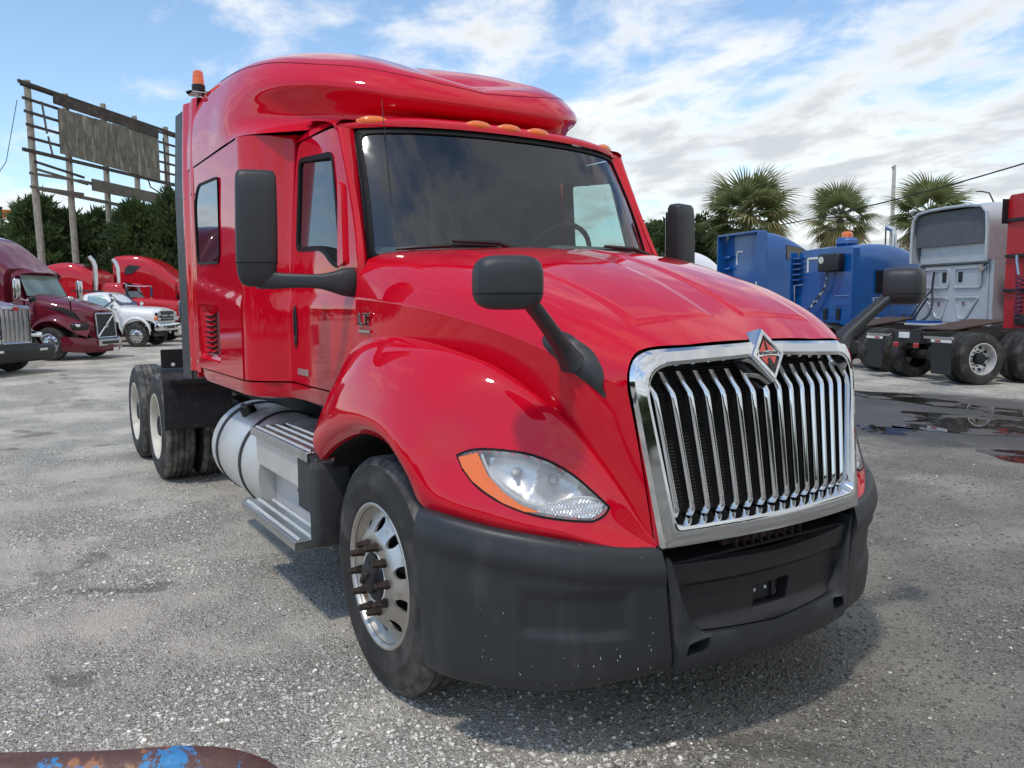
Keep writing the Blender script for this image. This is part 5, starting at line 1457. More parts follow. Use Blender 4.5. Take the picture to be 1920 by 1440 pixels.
vz = part('sun_visor', hloft([[(-1.05, 0, 2.78), (-1.05, .7, 2.76), (-1.15, .96, 2.66), (-1.15, .98, 2.55)], [(-.86, 0, 2.68), (-.86, .6, 2.66), (-1.0, .90, 2.58), (-1.05, .92, 2.52)]], 4, 4, caps=False), MAROON, t)
fr_ = MB()
for a, b in (((1.13, -.46, .66), (1.08, -.46, 1.40)), ((1.13, .46, .66), (1.08, .46, 1.40)), ((1.13, -.46, .66), (1.13, .46, .66)), ((1.08, -.46, 1.40), (1.08, .46, 1.40))): fr_.add(*tube([a, b], .032, 8))
g = part('grille', fr_, CHROME_D, t)
part('grille_mesh', ([(1.125, -.46, .67), (1.125, .46, .67), (1.075, .46, 1.40), (1.075, -.46, 1.40)], [(0, 1, 2, 3)]), BLACK, g)
part('grille_bar', tube([(1.14, -.43, .70), (1.09, .43, 1.37)], .026, 8), CHROME, g); part('badge', cyl((1.11, 0, 1.035), (1.145, 0, 1.03), .07, .07, 16), CHROME, g)
part('bumper', hloft([[(.45, 1.20, .72), (.45, 1.21, .5), (.45, 1.18, .28)], [(.75, 1.10, .70), (.78, 1.12, .48), (.75, 1.08, .24)], [(1.0, .82, .66), (1.08, .84, .45), (1.02, .8, .22)], [(1.14, .4, .62), (1.22, .42, .42), (1.14, .4, .22)], [(1.16, 0, .62), (1.25, 0, .42), (1.16, 0, .22)]], 5, 4, caps=False), MAROON, t, 50)
part('bumper_insert', MB().add(*bx(1.18, 1.245, -.55, .55, .40, .62, .02)), CHROME_D, t); part('bumper_slot', bx(1.24, 1.25, -.42, .42, .46, .55, .01), BLACK, t)
part('number_plate', bx(1.24, 1.25, .12, .38, .22, .34), REFW, t)
add_mirror(t, -.72, 1.42, 2.15, .62, CHROME_D); hood_mirror(t, .72, 1.05, 1.85, CHROME_D)
ws_ = glass_quad(t, 'windshield', [(-.90, -.92, 1.95), (-.90, .92, 1.95), (-1.20, .84, 2.60), (-1.20, -.84, 2.60)], mat('hazy_windshield', (.20, .27, .25), .08, 0, 0, spec=.8, var=.25, vscale=2.2), GASKET, (.10, 0, .0))
for s in (-1, 1): glass_quad(t, 'side_window', [(-1.28, s * 1.03, 1.95), (-1.95, s * 1.035, 1.95), (-1.95, s * .99, 2.5), (-1.42, s * .99, 2.5)], DWIN2, GASKET, (0, s * .012, 0))
chassis(t, frontrim=RF_CHR); put(t, -25.8, -.36, 50)

# ---- white conventional work truck with bare chassis
t = empty('pickup_truck', 'white regular cab work truck with a chrome bumper and black rack behind the cab', 'truck')
secs = [[(-.62, 0, 1.62), (-.62, .5, 1.60), (-.62, .84, 1.52), (-.62, .96, 1.3), (-.62, .97, .8)],
        [(0, 0, 1.60), (0, .5, 1.58), (0, .82, 1.50), (0, .96, 1.30), (0, .98, 1.02)],
        [(.62, 0, 1.55), (.62, .5, 1.53), (.62, .80, 1.45), (.62, .93, 1.28), (.62, .96, 1.0)],
        [(.86, 0, 1.46), (.86, .5, 1.45), (.84, .78, 1.38), (.80, .88, 1.24), (.80, .90, .80)]]
part('hood', hloft(secs, 6, 6), WHITE, t, 45)
for s in (-1, 1):
    ctrl = []
    for k in range(9):
        a = math.pi * (k / 8); x, z = -.0 - .56 * math.cos(a), .50 + .60 * math.sin(a)
        ctrl.append([(x * 1.05, .92, z + .12), (x * 1.03, 1.0, z + .08), (x, 1.02, z + .02), (x * .98, 1.0, z - .02), (x * .97, .9, z - .02)])
    V, F = gridmesh(sgrid(ctrl, 3, 3)); part('fender', (side(V, s), F), WHITE, t, 60)
    part('headlight', MB().add(*bx(.74, .87, s * .60, s * .93, 1.20, 1.36, .02)).add(*bx(.76, .87, s * .62, s * .92, 1.04, 1.17, .02)), LAMPBOWL, t)
    part('turn_signal', MB().add(*bx(.72, .85, s * .86, s * .945, 1.06, 1.16, .01)), AMBER, t)
    part('mirror', box((-.72, s * 1.28, 1.62), (.10, .18, .32), .04, None, 2), CHROME, t, 50); part('mirror_arm', tube([(-.72, s * 1.22, 1.5), (-.70, s * 1.0, 1.46)], .02, 6), BLACK, t)
    wheel_at(t, 0, .86, s, RF_CHR, 0, .88); wheel_at(t, -3.6, .95, s, RR_ALU, .28, .88)
secs = [[(-2.05, 0, 2.12), (-2.05, .6, 2.10), (-2.05, .80, 2.02), (-2.05, .95, 1.55), (-2.05, .98, 1.1), (-2.05, .95, .66), (-2.05, .4, .62)],
        [(-1.5, 0, 2.16), (-1.5, .6, 2.14), (-1.5, .80, 2.04), (-1.5, .96, 1.55), (-1.5, .98, 1.1), (-1.5, .95, .66), (-1.5, .4, .62)],
        [(-1.18, 0, 2.12), (-1.18, .6, 2.09), (-1.16, .78, 1.99), (-1.0, .96, 1.55), (-1.0, .98, 1.1), (-1.0, .95, .66), (-1.0, .4, .62)],
        [(-.60, 0, 1.60), (-.60, .6, 1.585), (-.60, .84, 1.54), (-.60, .94, 1.45), (-.58, .96, 1.1), (-.58, .94, .66), (-.58, .4, .62)]]
part('cab', hloft(secs, 6, 5), WHITE, t, 40)
glass_quad(t, 'windshield', [(-.66, -.82, 1.63), (-.66, .82, 1.63), (-1.16, .72, 2.07), (-1.16, -.72, 2.07)], DWIN2, GASKET, (.03, 0, .035))
for s in (-1, 1): glass_quad(t, 'side_window', [(-.86, s * .955, 1.58), (-1.85, s * .96, 1.58), (-1.85, s * .835, 2.02), (-1.28, s * .83, 2.03)], WIN, GASKET, (0, s * .018, .01)); part('door_seam', bx(-1.92, -1.905, s * .985, s * .99, .75, 1.6), BLACK, t)
g = part('grille', bx(.84, .885, -.60, .60, 1.02, 1.40, .03), BLACK, t)
part('grille_bar', bx(.87, .91, -.62, .62, 1.19, 1.25, .02), CHROME_D, g); part('grille_bar', bx(.87, .90, -.60, .60, 1.10, 1.12, .006), CHROME_D, g); part('badge', box((.915, 0, 1.22), (.02, .18, .06), .01), BLACK, g)
part('bumper', MB().add(*bx(.72, .98, -.98, .98, .62, .92, .06, 2)), CHROME, t, 50)
part('bumper_slot', MB().add(*bx(.975, .985, -.42, .42, .70, .83, .01)), BLACK, t)
for s in (-1, 1): part('tow_hole', bx(.97, .985, s * .52, s * .66, .72, .84, .02), BLACK, t)
part('headache_rack', MB().add(*tube([(-2.15, -.9, .9), (-2.15, -.9, 2.22), (-2.15, .9, 2.22), (-2.15, .9, .9)], .045, 6)).add(*bx(-2.5, -2.1, -.92, .92, 2.2, 2.25)), BLACK, t)
part('chassis', MB().add(*bx(-5.2, .6, -.42, -.34, .55, .75)).add(*bx(-5.2, .6, .34, .42, .55, .75)).add(*bx(-2.1, .5, -.5, .5, .4, .7)).add(*cyl((0, -.8, .45), (0, .8, .45), .07)).add(*cyl((-3.6, -.9, .45), (-3.6, .9, .45), .09)), FRAME, t)
put(t, -32.6, 2.75, 58)

# ---- red classic truck with two chrome stacks
t = empty('semi_truck', 'red truck with two tall chrome exhaust stacks and a square chrome grille', 'truck', group='trucks parked along the far left side')
secs = [[(-.9, 0, 2.0), (-.9, .5, 1.98), (-.9, .74, 1.9), (-.9, .80, 1.6), (-.9, .80, 1.0)], [(1.0, 0, 1.80), (1.0, .36, 1.79), (1.0, .46, 1.72), (1.0, .50, 1.5), (1.0, .50, .8)]]
part('hood', hloft(secs, 8, 5), REDB, t, 45)
for s in (-1, 1):
    part('fender', fender_half(s, .5, 1.18, 1.0, .62), REDB, t, 60)
    part('headlight', box((1.0, s * .78, 1.05), (.16, .32, .18), .05, None, 2), CHROME_D, t, 50)
    st_ = part('exhaust_stack', tube([(-2.25, s * 1.12, 1.1), (-2.25, s * 1.12, 3.35), (-2.30, s * 1.13, 3.55), (-2.45, s * 1.14, 3.75)], .10, 12), CHROME_D, t, 50)
    part('mirror', box((-.85, s * 1.35, 2.25), (.07, .16, .50), .03), CHROME, t); part('mirror_arm', tube([(-.85, s * 1.3, 2.52), (-1.0, s * .95, 2.52)], .015, 6), CHROME, t)
cab_shell(t, REDB, -.9, -2.1, 2.62, .90, .98)
sleeper_shell(t, REDB, -4.8, -2.35, 1, [(-4.8, 3.25), (-3.9, 3.50), (-3.3, 3.50), (-2.7, 3.25), (-2.35, 3.0)])
for s in (-1, 1):
    glass_quad(t, 'sleeper_window', [(-4.5, s * 1.25, 2.80), (-3.6, s * 1.25, 2.80), (-3.8, s * 1.245, 3.05), (-4.5, s * 1.245, 3.05)], DWIN2, None, (0, s * .03, 0))
    glass_quad(t, 'side_window', [(-1.3, s * .99, 1.95), (-1.9, s * .99, 1.95), (-1.9, s * .93, 2.42), (-1.45, s * .93, 2.42)], DWIN2, GASKET, (0, s * .012, 0))
glass_quad(t, 'roof_window', [(-3.05, -.75, 3.44), (-3.05, .75, 3.44), (-2.62, .72, 3.24), (-2.62, -.72, 3.24)], DWIN2, None, (.03, 0, .05))
glass_quad(t, 'windshield', [(-.97, -.80, 1.95), (-.97, .80, 1.95), (-1.2, .76, 2.42), (-1.2, -.76, 2.42)], DWIN2, GASKET, (.03, 0, .02))
part('sun_visor', MB().add(*box((-1.06, 0, 2.55), (.30, 1.84, .05), .02, (0, .5, 0))), CHROME, t)
g = part('grille', MB().add(*bx(1.0, 1.08, -.50, -.44, .78, 1.78, .02)).add(*bx(1.0, 1.08, .44, .50, .78, 1.78, .02)).add(*bx(1.0, 1.08, -.5, .5, 1.70, 1.82, .03)).add(*bx(1.0, 1.08, -.5, .5, .74, .80, .02)), CHROME, t)
part('grille_mesh', bx(.99, 1.02, -.44, .44, .80, 1.70), BLACK, g)
for k in range(9): part('grille_bar', bx(1.02, 1.05, -.40 + k * .1 - .018, -.40 + k * .1 + .018, .80, 1.70, .004), CHROME_D, g)
part('bumper', bx(1.0, 1.25, -1.2, 1.2, .3, .72, .05), CHROME, t)
chassis(t, -8.0, axles=(-6.0, -7.3)); put(t, -36.5, 3.9, 60)

# ---- red aerodynamic truck partly behind the main truck
t = empty('semi_truck', 'red high roof truck partly hidden behind the black rear edge of the main truck', 'truck', group='trucks parked along the far left side')
secs = [[(-.8, 0, 2.0), (-.8, .55, 1.96), (-.8, .9, 1.85), (-.8, 1.0, 1.5), (-.8, 1.0, 1.0)], [(.2, 0, 1.8), (.2, .5, 1.77), (.2, .8, 1.62), (.2, .9, 1.35), (.2, .9, .9)], [(1.05, 0, 1.4), (1.05, .42, 1.38), (1.05, .6, 1.25), (1.05, .65, 1.0), (1.05, .65, .6)]]
part('hood', hloft(secs, 7, 6), REDB, t, 45)
for s in (-1, 1): part('fender', fender_half(s, .55, 1.19, 1.0, .62), REDB, t, 60); part('headlight', box((.85, s * .88, .95), (.3, .3, .2), .07, None, 2), LAMPBOWL, t, 50)
cab_shell(t, REDB, -.8, -2.1, 2.8)
sleeper_shell(t, REDB, -4.3, -2.1, 1, [(-4.3, 4.05), (-3.6, 4.12), (-2.9, 4.02), (-2.3, 3.72), (-1.7, 3.20), (-1.35, 2.85)])
for s in (-1, 1):
    glass_quad(t, 'sleeper_window', [(-3.75, s * 1.235, 3.15), (-3.35, s * 1.235, 3.2), (-2.95, s * 1.22, 3.55), (-3.5, s * 1.2, 3.62), (-3.72, s * 1.21, 3.45)], DWIN2, None, (0, s * .05, 0))
    glass_quad(t, 'side_window', [(-1.2, s * 1.03, 1.95), (-1.9, s * 1.03, 1.95), (-1.9, s * .98, 2.5), (-1.4, s * .97, 2.5)], DWIN2, GASKET, (0, s * .012, 0))
glass_quad(t, 'windshield', [(-.88, -.88, 1.95), (-.88, .88, 1.95), (-1.18, .82, 2.62), (-1.18, -.82, 2.62)], DWIN2, GASKET, (.03, 0, .02))
part('grille', bx(1.04, 1.08, -.45, .45, .7, 1.3, .03), BLACK, t); part('bumper', bx(.6, 1.2, -1.18, 1.18, .25, .65, .12, 2), REDB, t, 50)
add_mirror(t, -.75, 1.4, 2.1, .5)
chassis(t); put(t, -40.4, 7.0, 60)

# ---- right side row, seen from behind -----------------------------------------------
def loop_tube(pts, r, rad=.08, n=6):
    p = rpoly(pts, rad, 4); return p
def back_wall(t, xr, w, z0, z1, m):
    return part('back_wall', bx(xr - .02, xr + .01, -w, w, z0, z1, .01), m, t)
def emboss(par, xr, pts, r, m, name='pressed_rib'):
    p = rpoly(pts, .07, 4); P = [(xr - .025, y, z) for y, z in p]; P.append(P[0]); P.append(P[1])
    return part(name, tube(P, r, 6, False), m, par, 60)
def simple_front(t, paint):
    secs = [[(-.8, 0, 1.98), (-.8, .55, 1.95), (-.8, .9, 1.85), (-.8, 1.0, 1.5), (-.8, 1.0, 1.0)], [(.2, 0, 1.8), (.2, .5, 1.77), (.2, .8, 1.62), (.2, .9, 1.35), (.2, .9, .9)], [(1.05, 0, 1.4), (1.05, .42, 1.38), (1.05, .6, 1.25), (1.05, .65, 1.0), (1.05, .65, .6)]]
    part('hood', hloft(secs, 6, 5), paint, t, 45)
    for s in (-1, 1): part('fender', fender_half(s, .55, 1.19, 1.0, .62), paint, t, 60)
    part('bumper', bx(.6, 1.2, -1.18, 1.18, .25, .65, .12, 2), BLACK, t, 50)
    part('grille', bx(1.04, 1.08, -.45, .45, .7, 1.3, .03), BLACK, t)
    glass_quad(t, 'windshield', [(-.88, -.88, 1.95), (-.88, .88, 1.95), (-1.18, .82, 2.58), (-1.18, -.82, 2.58)], DWIN2, GASKET, (.03, 0, .02))
G2 = 'trucks parked in a row on the right, seen from behind'
# red truck whose bare chassis points at the camera
t = empty('semi_truck', 'red truck cut by the right edge, its bare chassis with mud flaps nearest', 'truck', group=G2)
simple_front(t, REDF); cab_shell(t, REDF, -.82, -2.1, 2.7)
sl = part('sleeper', hloft([[(x, 0, z), (x, 1.0, z), (x, 1.17, z - .01), (x, 1.22, z - .08), (x, 1.22, 2.3), (x, 1.20, 1.0), (x, .4, 1.0)] for x, z in [(-3.8, 3.98), (-3.2, 3.98), (-2.6, 3.8), (-2.0, 3.4), (-1.5, 2.9)]], 4, 4, (3, 5)), REDF, t, 30)
for z in (1.85, 2.62, 3.42): part('back_rib', MB().add(*bx(-3.86, -3.80, -1.20, 1.20, z - .035, z + .035, .008)), BLACK, sl)
part('back_seam', bx(-3.815, -3.80, .02, .04, 1.1, 3.9), BLACK, sl)
part('fairing_flap', bx(-3.95, -3.55, 1.23, 1.245, 3.35, 3.9), BLACK, t); 
hx = []
for k in range(140):
    a = k * 2 * math.pi / 14; hx.append((-3.98 + .075 * math.cos(a), .62 + .075 * math.sin(a), 2.15 - k * .0068))
part('coiled_hose', tube(hx, .016, 5), mat('purple_hose', (.085, .025, .07), .5), t)
part('hose_spring', tube([(-3.86, .86, 2.62), (-3.90, .80, 2.45), (-3.94, .70, 2.18)], .032, 8), CHROME_D, t)
part('hose_fitting', box((-3.9, .55, 1.2), (.2, .4, .25), .05), FRAME, t)
part('white_strip', bx(-3.815, -3.80, .45, .52, 3.55, 3.85), REFW, sl)
chassis(t, -7.25, RR_ALU); part('license_plate', bx(-7.28, -7.26, -.08, .22, .88, 1.0), REFW, t)
put(t, -4.08, 20.15, 70)

# silver truck
t = empty('semi_truck', 'silver high roof truck with ribbed back panels between the blue and red trucks', 'truck', group=G2)
simple_front(t, SILVER); cab_shell(t, SILVER, -.82, -2.1, 2.7)
sl = sleeper_shell(t, SILVER, -3.8, -2.1, 1, [(-3.8, 3.0), (-3.3, 3.1), (-2.7, 3.2), (-2.0, 3.1), (-1.4, 2.8)])
roofp = [[(x, 0, z), (x, .6, z - .01), (x, 1.0, z - .05), (x, 1.18, z - .22), (x, 1.22, 3.0), (x, 1.22, 2.6)] for x, z in [(-4.05, 3.92), (-3.6, 3.98), (-3.0, 3.95), (-2.3, 3.6), (-1.7, 3.15)]]
part('roof_fairing', hloft(roofp, 6, 5, caps=False), SILVER, t, 40)
part('roof_edge', tube([(-4.05, -1.22, 2.6), (-4.05, -1.22, 3.3), (-4.05, -1.18, 3.70), (-4.05, -1.02, 3.86), (-4.05, -.6, 3.91), (-4.05, 0, 3.92), (-4.05, .6, 3.91), (-4.05, 1.02, 3.86), (-4.05, 1.18, 3.70), (-4.05, 1.22, 3.3), (-4.05, 1.22, 2.6)], .04, 8), SILVER, t)
part('upper_panel', MB().add(*[(V, F) for V, F in [bx(-3.86, -3.80, -1.1, 1.1, 2.55, 3.05, .02)]][0]), SILVER, t)
part('roof_cavity', panel(rpoly([(-1.16, 3.0), (1.16, 3.0), (1.14, 3.72), (.9, 3.84), (-.9, 3.84), (-1.14, 3.72)], .12), [], lambda y, z: (-3.96, y, z), .2, rim=(.1, 0, 0)), mat('cavity_grey', (.10, .105, .11), .6), t)
part('panel_seam', bx(-3.87, -3.85, -1.12, 1.12, 2.50, 2.53), BLACK, t)
bw = back_wall(t, -3.82, 1.1, 1.08, 2.5, SILVER)
for s in (-1, 1):
    emboss(bw, -3.83, [(s * .10, 1.95), (s * .92, 1.95), (s * .92, 2.42), (s * .10, 2.42)], .028, SILVER)
    emboss(bw, -3.83, [(s * .12, 1.70), (s * .86, 1.70), (s * .48, 1.18), (s * .28, 1.18)], .028, SILVER)
    part('vent_slot', bx(-3.86, -3.83, s * .26 - .07, s * .26 + .07, 2.08, 2.34, .02), BLACK, bw)
    part('work_lamp', cyl((-3.86, s * 1.0, 2.42), (-3.98, s * 1.0, 2.40), .075, .085, 14), CHROME_D, t)
    part('latch', cyl((-3.86, s * .40, 1.55), (-3.84, s * .40, 1.55), .05, .05, 12), CHROME_D, bw)
part('air_hose', tube([tuple(v) for v in cr([(-3.9, .55, 2.36), (-3.95, .54, 1.9), (-4.05, .40, 1.55), (-4.25, .35, 1.20), (-4.4, .55, 1.08), (-4.2, .8, 1.2), (-4.0, .62, 1.7)], 5)], .026, 6), BLACK, t)
part('air_hose', tube([tuple(v) for v in cr([(-3.95, .54, 1.9), (-4.1, .72, 1.6), (-4.3, .95, 1.15), (-4.4, 1.1, 1.05), (-4.2, 1.2, 1.3)], 5)], .022, 6), BLACK, t)
part('deck_plate', bx(-5.0, -3.95, -.5, .5, 1.03, 1.08), WHITE, t); part('deck_box', bx(-4.9, -4.5, -.45, .3, 1.08, 1.14), BLUE, t)
chassis(t, -7.25, RR_ALU, flaps=False)
for s in (-1, 1): part('hub_cap', lathe([(.12, 0), (.12, .10), (.06, .13), (.001, .13)], (-6.5, s * 1.06, .505), (0, s, 0), 14), mat('blue_hub', (.02, .16, .45), .4) if 'blue_hub' not in MATS else MATS['blue_hub'], t)
put(t, -7.05, 21.55, 72)

# blue truck with a box on its back wall
t = empty('semi_truck', 'flat roofed blue truck with black cooling unit on its back and orange beacon', 'truck', group=G2)
simple_front(t, BLUE); cab_shell(t, BLUE, -.82, -2.1, 2.6)
sl = sleeper_shell(t, BLUE, -3.8, -1.5, 1, [(-3.8, 3.15), (-3.2, 3.24), (-2.4, 3.22), (-1.7, 3.06), (-1.2, 2.75)])
for s in (-1, 1):
    part('side_extender', bx(-4.05, -3.78, s * 1.20, s * 1.24, 1.1, 3.1, .01), BLUE, t)
    glass_quad(t, 'sleeper_window', [(-3.2, s * 1.25, 1.85), (-2.62, s * 1.25, 1.85), (-2.62, s * 1.25, 2.48), (-3.2, s * 1.25, 2.48)], DWIN2, GASKET, (0, s * .012, 0), .14)
    dl = [(-3.25, 1.15), (-2.55, 1.15), (-2.55, 1.72), (-3.25, 1.72)]
    p = [(x, s * 1.25, z) for x, z in rpoly(dl, .08)]; part('locker_trim', tube(p + p[:2], .010, 5, False), CHROME_D, t)
ac = part('cooling_unit', box((-3.96, -.35, 2.72), (.28, .78, .50), .05, None, 2), BLACK, t, 50); part('fan', cyl((-4.11, -.12, 2.80), (-4.10, -.12, 2.80), .10, .10, 14), CHROME_D, ac)
L2 = MB().add(*bx(-3.83, -3.80, .30, .75, 2.86, 2.92)).add(*bx(-3.83, -3.80, .69, .75, 2.48, 2.92)); part('corner_reflector', L2, REFW, t)
for k in range(5): part('ladder_rung', bx(-4.0, -3.83, .86, 1.18, 2.25 + k * .16, 2.29 + k * .16), BLUE, t)
part('grab_rail', tube([(-3.92, -.5, 1.78), (-3.92, -1.0, 1.78), (-3.84, -1.05, 1.84)], .016, 6), CHROME, t)
part('grab_rail', tube([(-3.9, 1.12, 1.1), (-3.95, 1.12, 2.1), (-3.9, .8, 2.12)], .02, 6), CHROME_D, t)
for k, y in enumerate((.05, -.12)):
    hs = [tuple(v) for v in cr([(-3.95, -.2, 2.46), (-3.95, -.15, 2.1), (-4.0, .15 + .1 * k, 1.6), (-4.1, .6 + y, 1.2), (-4.3, .75 + y, 1.0)], 10)]
    part('air_hose', tube(hs, .022, 6), mat('striped_hose', (.02, .02, .02), .5, col2=(.6, .6, .6), c2scale=9, c2lo=.5, c2hi=.55) if 'striped_hose' not in MATS else MATS['striped_hose'], t)
part('step_plate', MB().add(*bx(-3.86, -3.81, -.12, .02, 1.12, 1.42, .01)), BLACK, t); part('step_plate', MB().add(*bx(-3.86, -3.81, -.62, -.48, 1.12, 1.42, .01)), BLACK, t)
bk_ = part('beacon_base', MB().add(*box((-3.1, -.05, 3.34), (.5, .5, .25), .08)), BLUE, t); part('beacon', lathe([(.16, 0), (.16, .12), (.10, .18), (.001, .19)], (-3.1, -.05, 3.46), (0, 0, 1), 16), ORANGE, bk_)
part('exhaust_stack', tube([(-2.2, -.9, 2.6), (-2.2, -.9, 3.5), (-2.22, -.88, 3.66), (-2.34, -.75, 3.74)], .085, 10), CHROME_D, t, 50)
chassis(t, -7.2, RR_ALU); put(t, -11.34, 21.74, 80)

# blue high roof truck further left
t = empty('semi_truck', 'tall blue truck with a slanted roof, leftmost of the two blue trucks', 'truck', group=G2)
simple_front(t, BLUE); cab_shell(t, BLUE, -.82, -2.1, 2.7)
roofp = [(-4.05, 4.12), (-3.4, 4.02), (-2.6, 3.78), (-1.9, 3.35), (-1.4, 2.95)]
sl = sleeper_shell(t, BLUE, -3.8, -1.4, 1, [(-3.78, 4.02), (-3.2, 3.96), (-2.5, 3.72), (-1.8, 3.30), (-1.3, 2.85)])
for s in (-1, 1):
    part('side_extender', MB().add(*bx(-4.15, -3.76, s * 1.20, s * 1.24, 1.1, 4.0, .01)), BLUE, t)
    glass_quad(t, 'sleeper_window', [(-3.0, s * 1.215, 3.08), (-1.95, s * 1.215, 3.02), (-2.15, s * 1.205, 3.38), (-2.45, s * 1.19, 3.48), (-3.0, s * 1.17, 3.55)], mat('bronze_glass', (.08, .07, .055), .1, 0, 0, spec=.8) if 'bronze_glass' not in MATS else MATS['bronze_glass'], GASKET, (0, s * .06, 0), .06)
    glass_quad(t, 'sleeper_window', [(-2.6, s * 1.25, 1.7), (-1.9, s * 1.25, 1.7), (-1.9, s * 1.25, 2.4), (-2.6, s * 1.25, 2.4)], DWIN2, GASKET, (0, s * .012, 0), .12)
part('roof_edge', MB().add(*bx(-4.15, -3.76, -1.22, 1.22, 3.98, 4.04, .01)), BLUE, t)
part('corner_reflector', MB().add(*bx(-3.81, -3.78, .12, .5, 3.38, 3.44)).add(*bx(-3.81, -3.78, .44, .5, 2.95, 3.44)), REFW, t)
for k in range(3): part('bracket', bx(-3.95, -3.78, .75, 1.12, 2.35 + .42 * k, 2.45 + .42 * k, .02), BLUE, t)
part('grab_rail', tube([(-3.9, .05, 1.4), (-3.95, .05, 2.05), (-3.95, -.5, 2.08), (-3.88, -.62, 2.14)], .018, 6), CHROME, t)
part('white_edge', bx(-4.17, -4.15, -1.24, -1.20, 1.3, 2.3), REFW, t)
chassis(t, -7.2, RR_ALU); put(t, -16.1, 23.9, 76)

# white aerodynamic roof behind the hood
t = empty('semi_truck', 'white truck behind the red hood, its rounded roof showing beside the far mirror', 'truck', group=G2)
simple_front(t, WHITE); cab_shell(t, WHITE, -.82, -2.1, 2.7)
sl = sleeper_shell(t, WHITE, -3.9, -1.4, 1, [(-3.9, 3.72), (-3.4, 3.86), (-2.8, 3.84), (-2.2, 3.62), (-1.7, 3.22), (-1.3, 2.85)])
for s in (-1, 1): part('side_extender', bx(-4.25, -3.88, s * 1.2, s * 1.235, 1.1, 3.75, .01), BLACK, t)
chassis(t, -7.2, RR_ALU); put(t, -22.2, 26.6, 52)
# =====================================================================================
#  OLD BILLBOARD
# =====================================================================================
WOODP = mat('weathered_post_wood', (.33, .30, .255), .85, 0, var=.25, vscale=5, bump=.3, bscale=40, col2=(.17, .15, .125), c2scale=3, c2lo=.48, c2hi=.7, streak=(4, 4, .5))
WOODD = mat('dark_old_timber', (.060, .050, .043), .9, 0, var=.35, vscale=4, col2=(.14, .115, .09), c2scale=4, c2lo=.55, c2hi=.75)
WOODM = mat('grey_old_board', (.16, .145, .12), .9, 0, var=.3, vscale=4, col2=(.08, .07, .06), c2scale=4, c2lo=.5, c2hi=.7)
PLY = mat('peeling_plywood', (.15, .14, .112), .9, 0, var=.3, vscale=2.2, col2=(.40, .38, .32), c2scale=2.4, c2lo=.50, c2hi=.72, streak=(2.2, 2.2, .42))
A_ = Vector((-36.03, -.999, 0)); B_ = Vector((-42.427, 5.629, 0)); DIR = (B_ - A_); LEN = DIR.length; DIR.normalize(); NRM = Vector((DIR.y, -DIR.x, 0))
if NRM.dot(Vector((3, -2, 0)) - A_) < 0: NRM = -NRM
bb = empty('billboard', 'old derelict wooden billboard with a peeling grey panel on tall posts', 'billboard', tuple(Vector((3.147, -2.447, 0)) + (A_ + DIR * LEN * .5 - Vector((3.147, -2.447, 0))) * 1.18))
def bbp(s, off, z):
    p = A_ + DIR * (s * LEN) + NRM * off + Vector((0, 0, z * .98)); q = Vector((3.147, -2.447, 1.664))
    return q + (p - q) * 1.18
def bpart(name, mb, m, par=bb):
    o = bb.location; return mk(name, [(p[0] - o.x, p[1] - o.y, p[2] - o.z) for p in mb.V], mb.F, m, par)
def beam(p, q, w, h):
    p = Vector(p); q = Vector(q); d = (q - p).normalized(); u = Vector((0, 0, 1)) - d * d.z; u.normalize(); v = d.cross(u)
    V = [a + u * (h / 2 * i) + v * (w / 2 * j) for a in (p, q) for i, j in ((-1, -1), (-1, 1), (1, 1), (1, -1))]
    return V, [(0, 1, 2, 3), (7, 6, 5, 4), (0, 4, 5, 1), (1, 5, 6, 2), (2, 6, 7, 3), (3, 7, 4, 0)]
for s, top, lean, r in ((.05, 11.05, .16, .17), (.272, 11.0, .05, .165), (.519, 11.1, .04, .16), (.748, 11.0, .03, .16), (1.001, 10.95, 0.0, .17), (1.25, 10.9, 0, .17)):
    pts = [bbp(s + .05 * lean * (1 - k / 8) * 4, -.12 + .02 * math.sin(k), lerp(.255, top, k / 8)) for k in range(9)]
    bpart('post', MB().add(*tube(pts, [r * (1.05 - .015 * k) for k in range(9)], 9)), WOODP)
rs = random.Random(5)
for k in range(6):          # open slats at the near end
    z = 10.75 - k * .525; bpart('slat', MB().add(*beam(bbp(-.005 + .006 * k, .06, z + .02), bbp(.22, .06, z - .02), .06, .13)), WOODD)
for k in range(6):
    z = 10.55 - k * .50; bpart('slat', MB().add(*beam(bbp(.90, .06, z), bbp(1.30, .06, z - .03), .06, .12)), WOODD)
bpart('top_rail', MB().add(*beam(bbp(-.02, .10, 10.86), bbp(1.3, .10, 10.62), .09, .16)), WOODD)
bpart('bottom_rail', MB().add(*beam(bbp(-.02, .12, 8.12), bbp(1.3, .10, 7.95), .12, .16)), WOODD)
# plywood sheets, slightly uneven
for k in range(6):
    a0, a1 = .190 + k * .1178, .190 + (k + 1) * .1178 - .0012; o = .17 + rs.uniform(-.012, .012)
    zb = lambda a: lerp(8.28, 8.02, (a - .190) / .707)
    V = [bbp(a0, o, zb(a0)), bbp(a1, o, zb(a1)), bbp(a1, o, 10.22), bbp(a0, o, 10.24), bbp(a0, o - .03, zb(a0)), bbp(a1, o - .03, zb(a1)), bbp(a1, o - .03, 10.22), bbp(a0, o - .03, 10.24)]
    bpart('plywood_sheet', MB().add(V, [(0, 1, 2, 3), (7, 6, 5, 4), (0, 4, 5, 1), (1, 5, 6, 2), (2, 6, 7, 3), (3, 7, 4, 0)]), PLY)
bpart('header_board', MB().add(*beam(bbp(.162, .20, 10.56), bbp(.893, .20, 10.40), .05, .52)), WOODD)
bpart('end_board', MB().add(*beam(bbp(.174, .15, 8.25), bbp(.174, .15, 10.7), .30, .04)), WOODD)
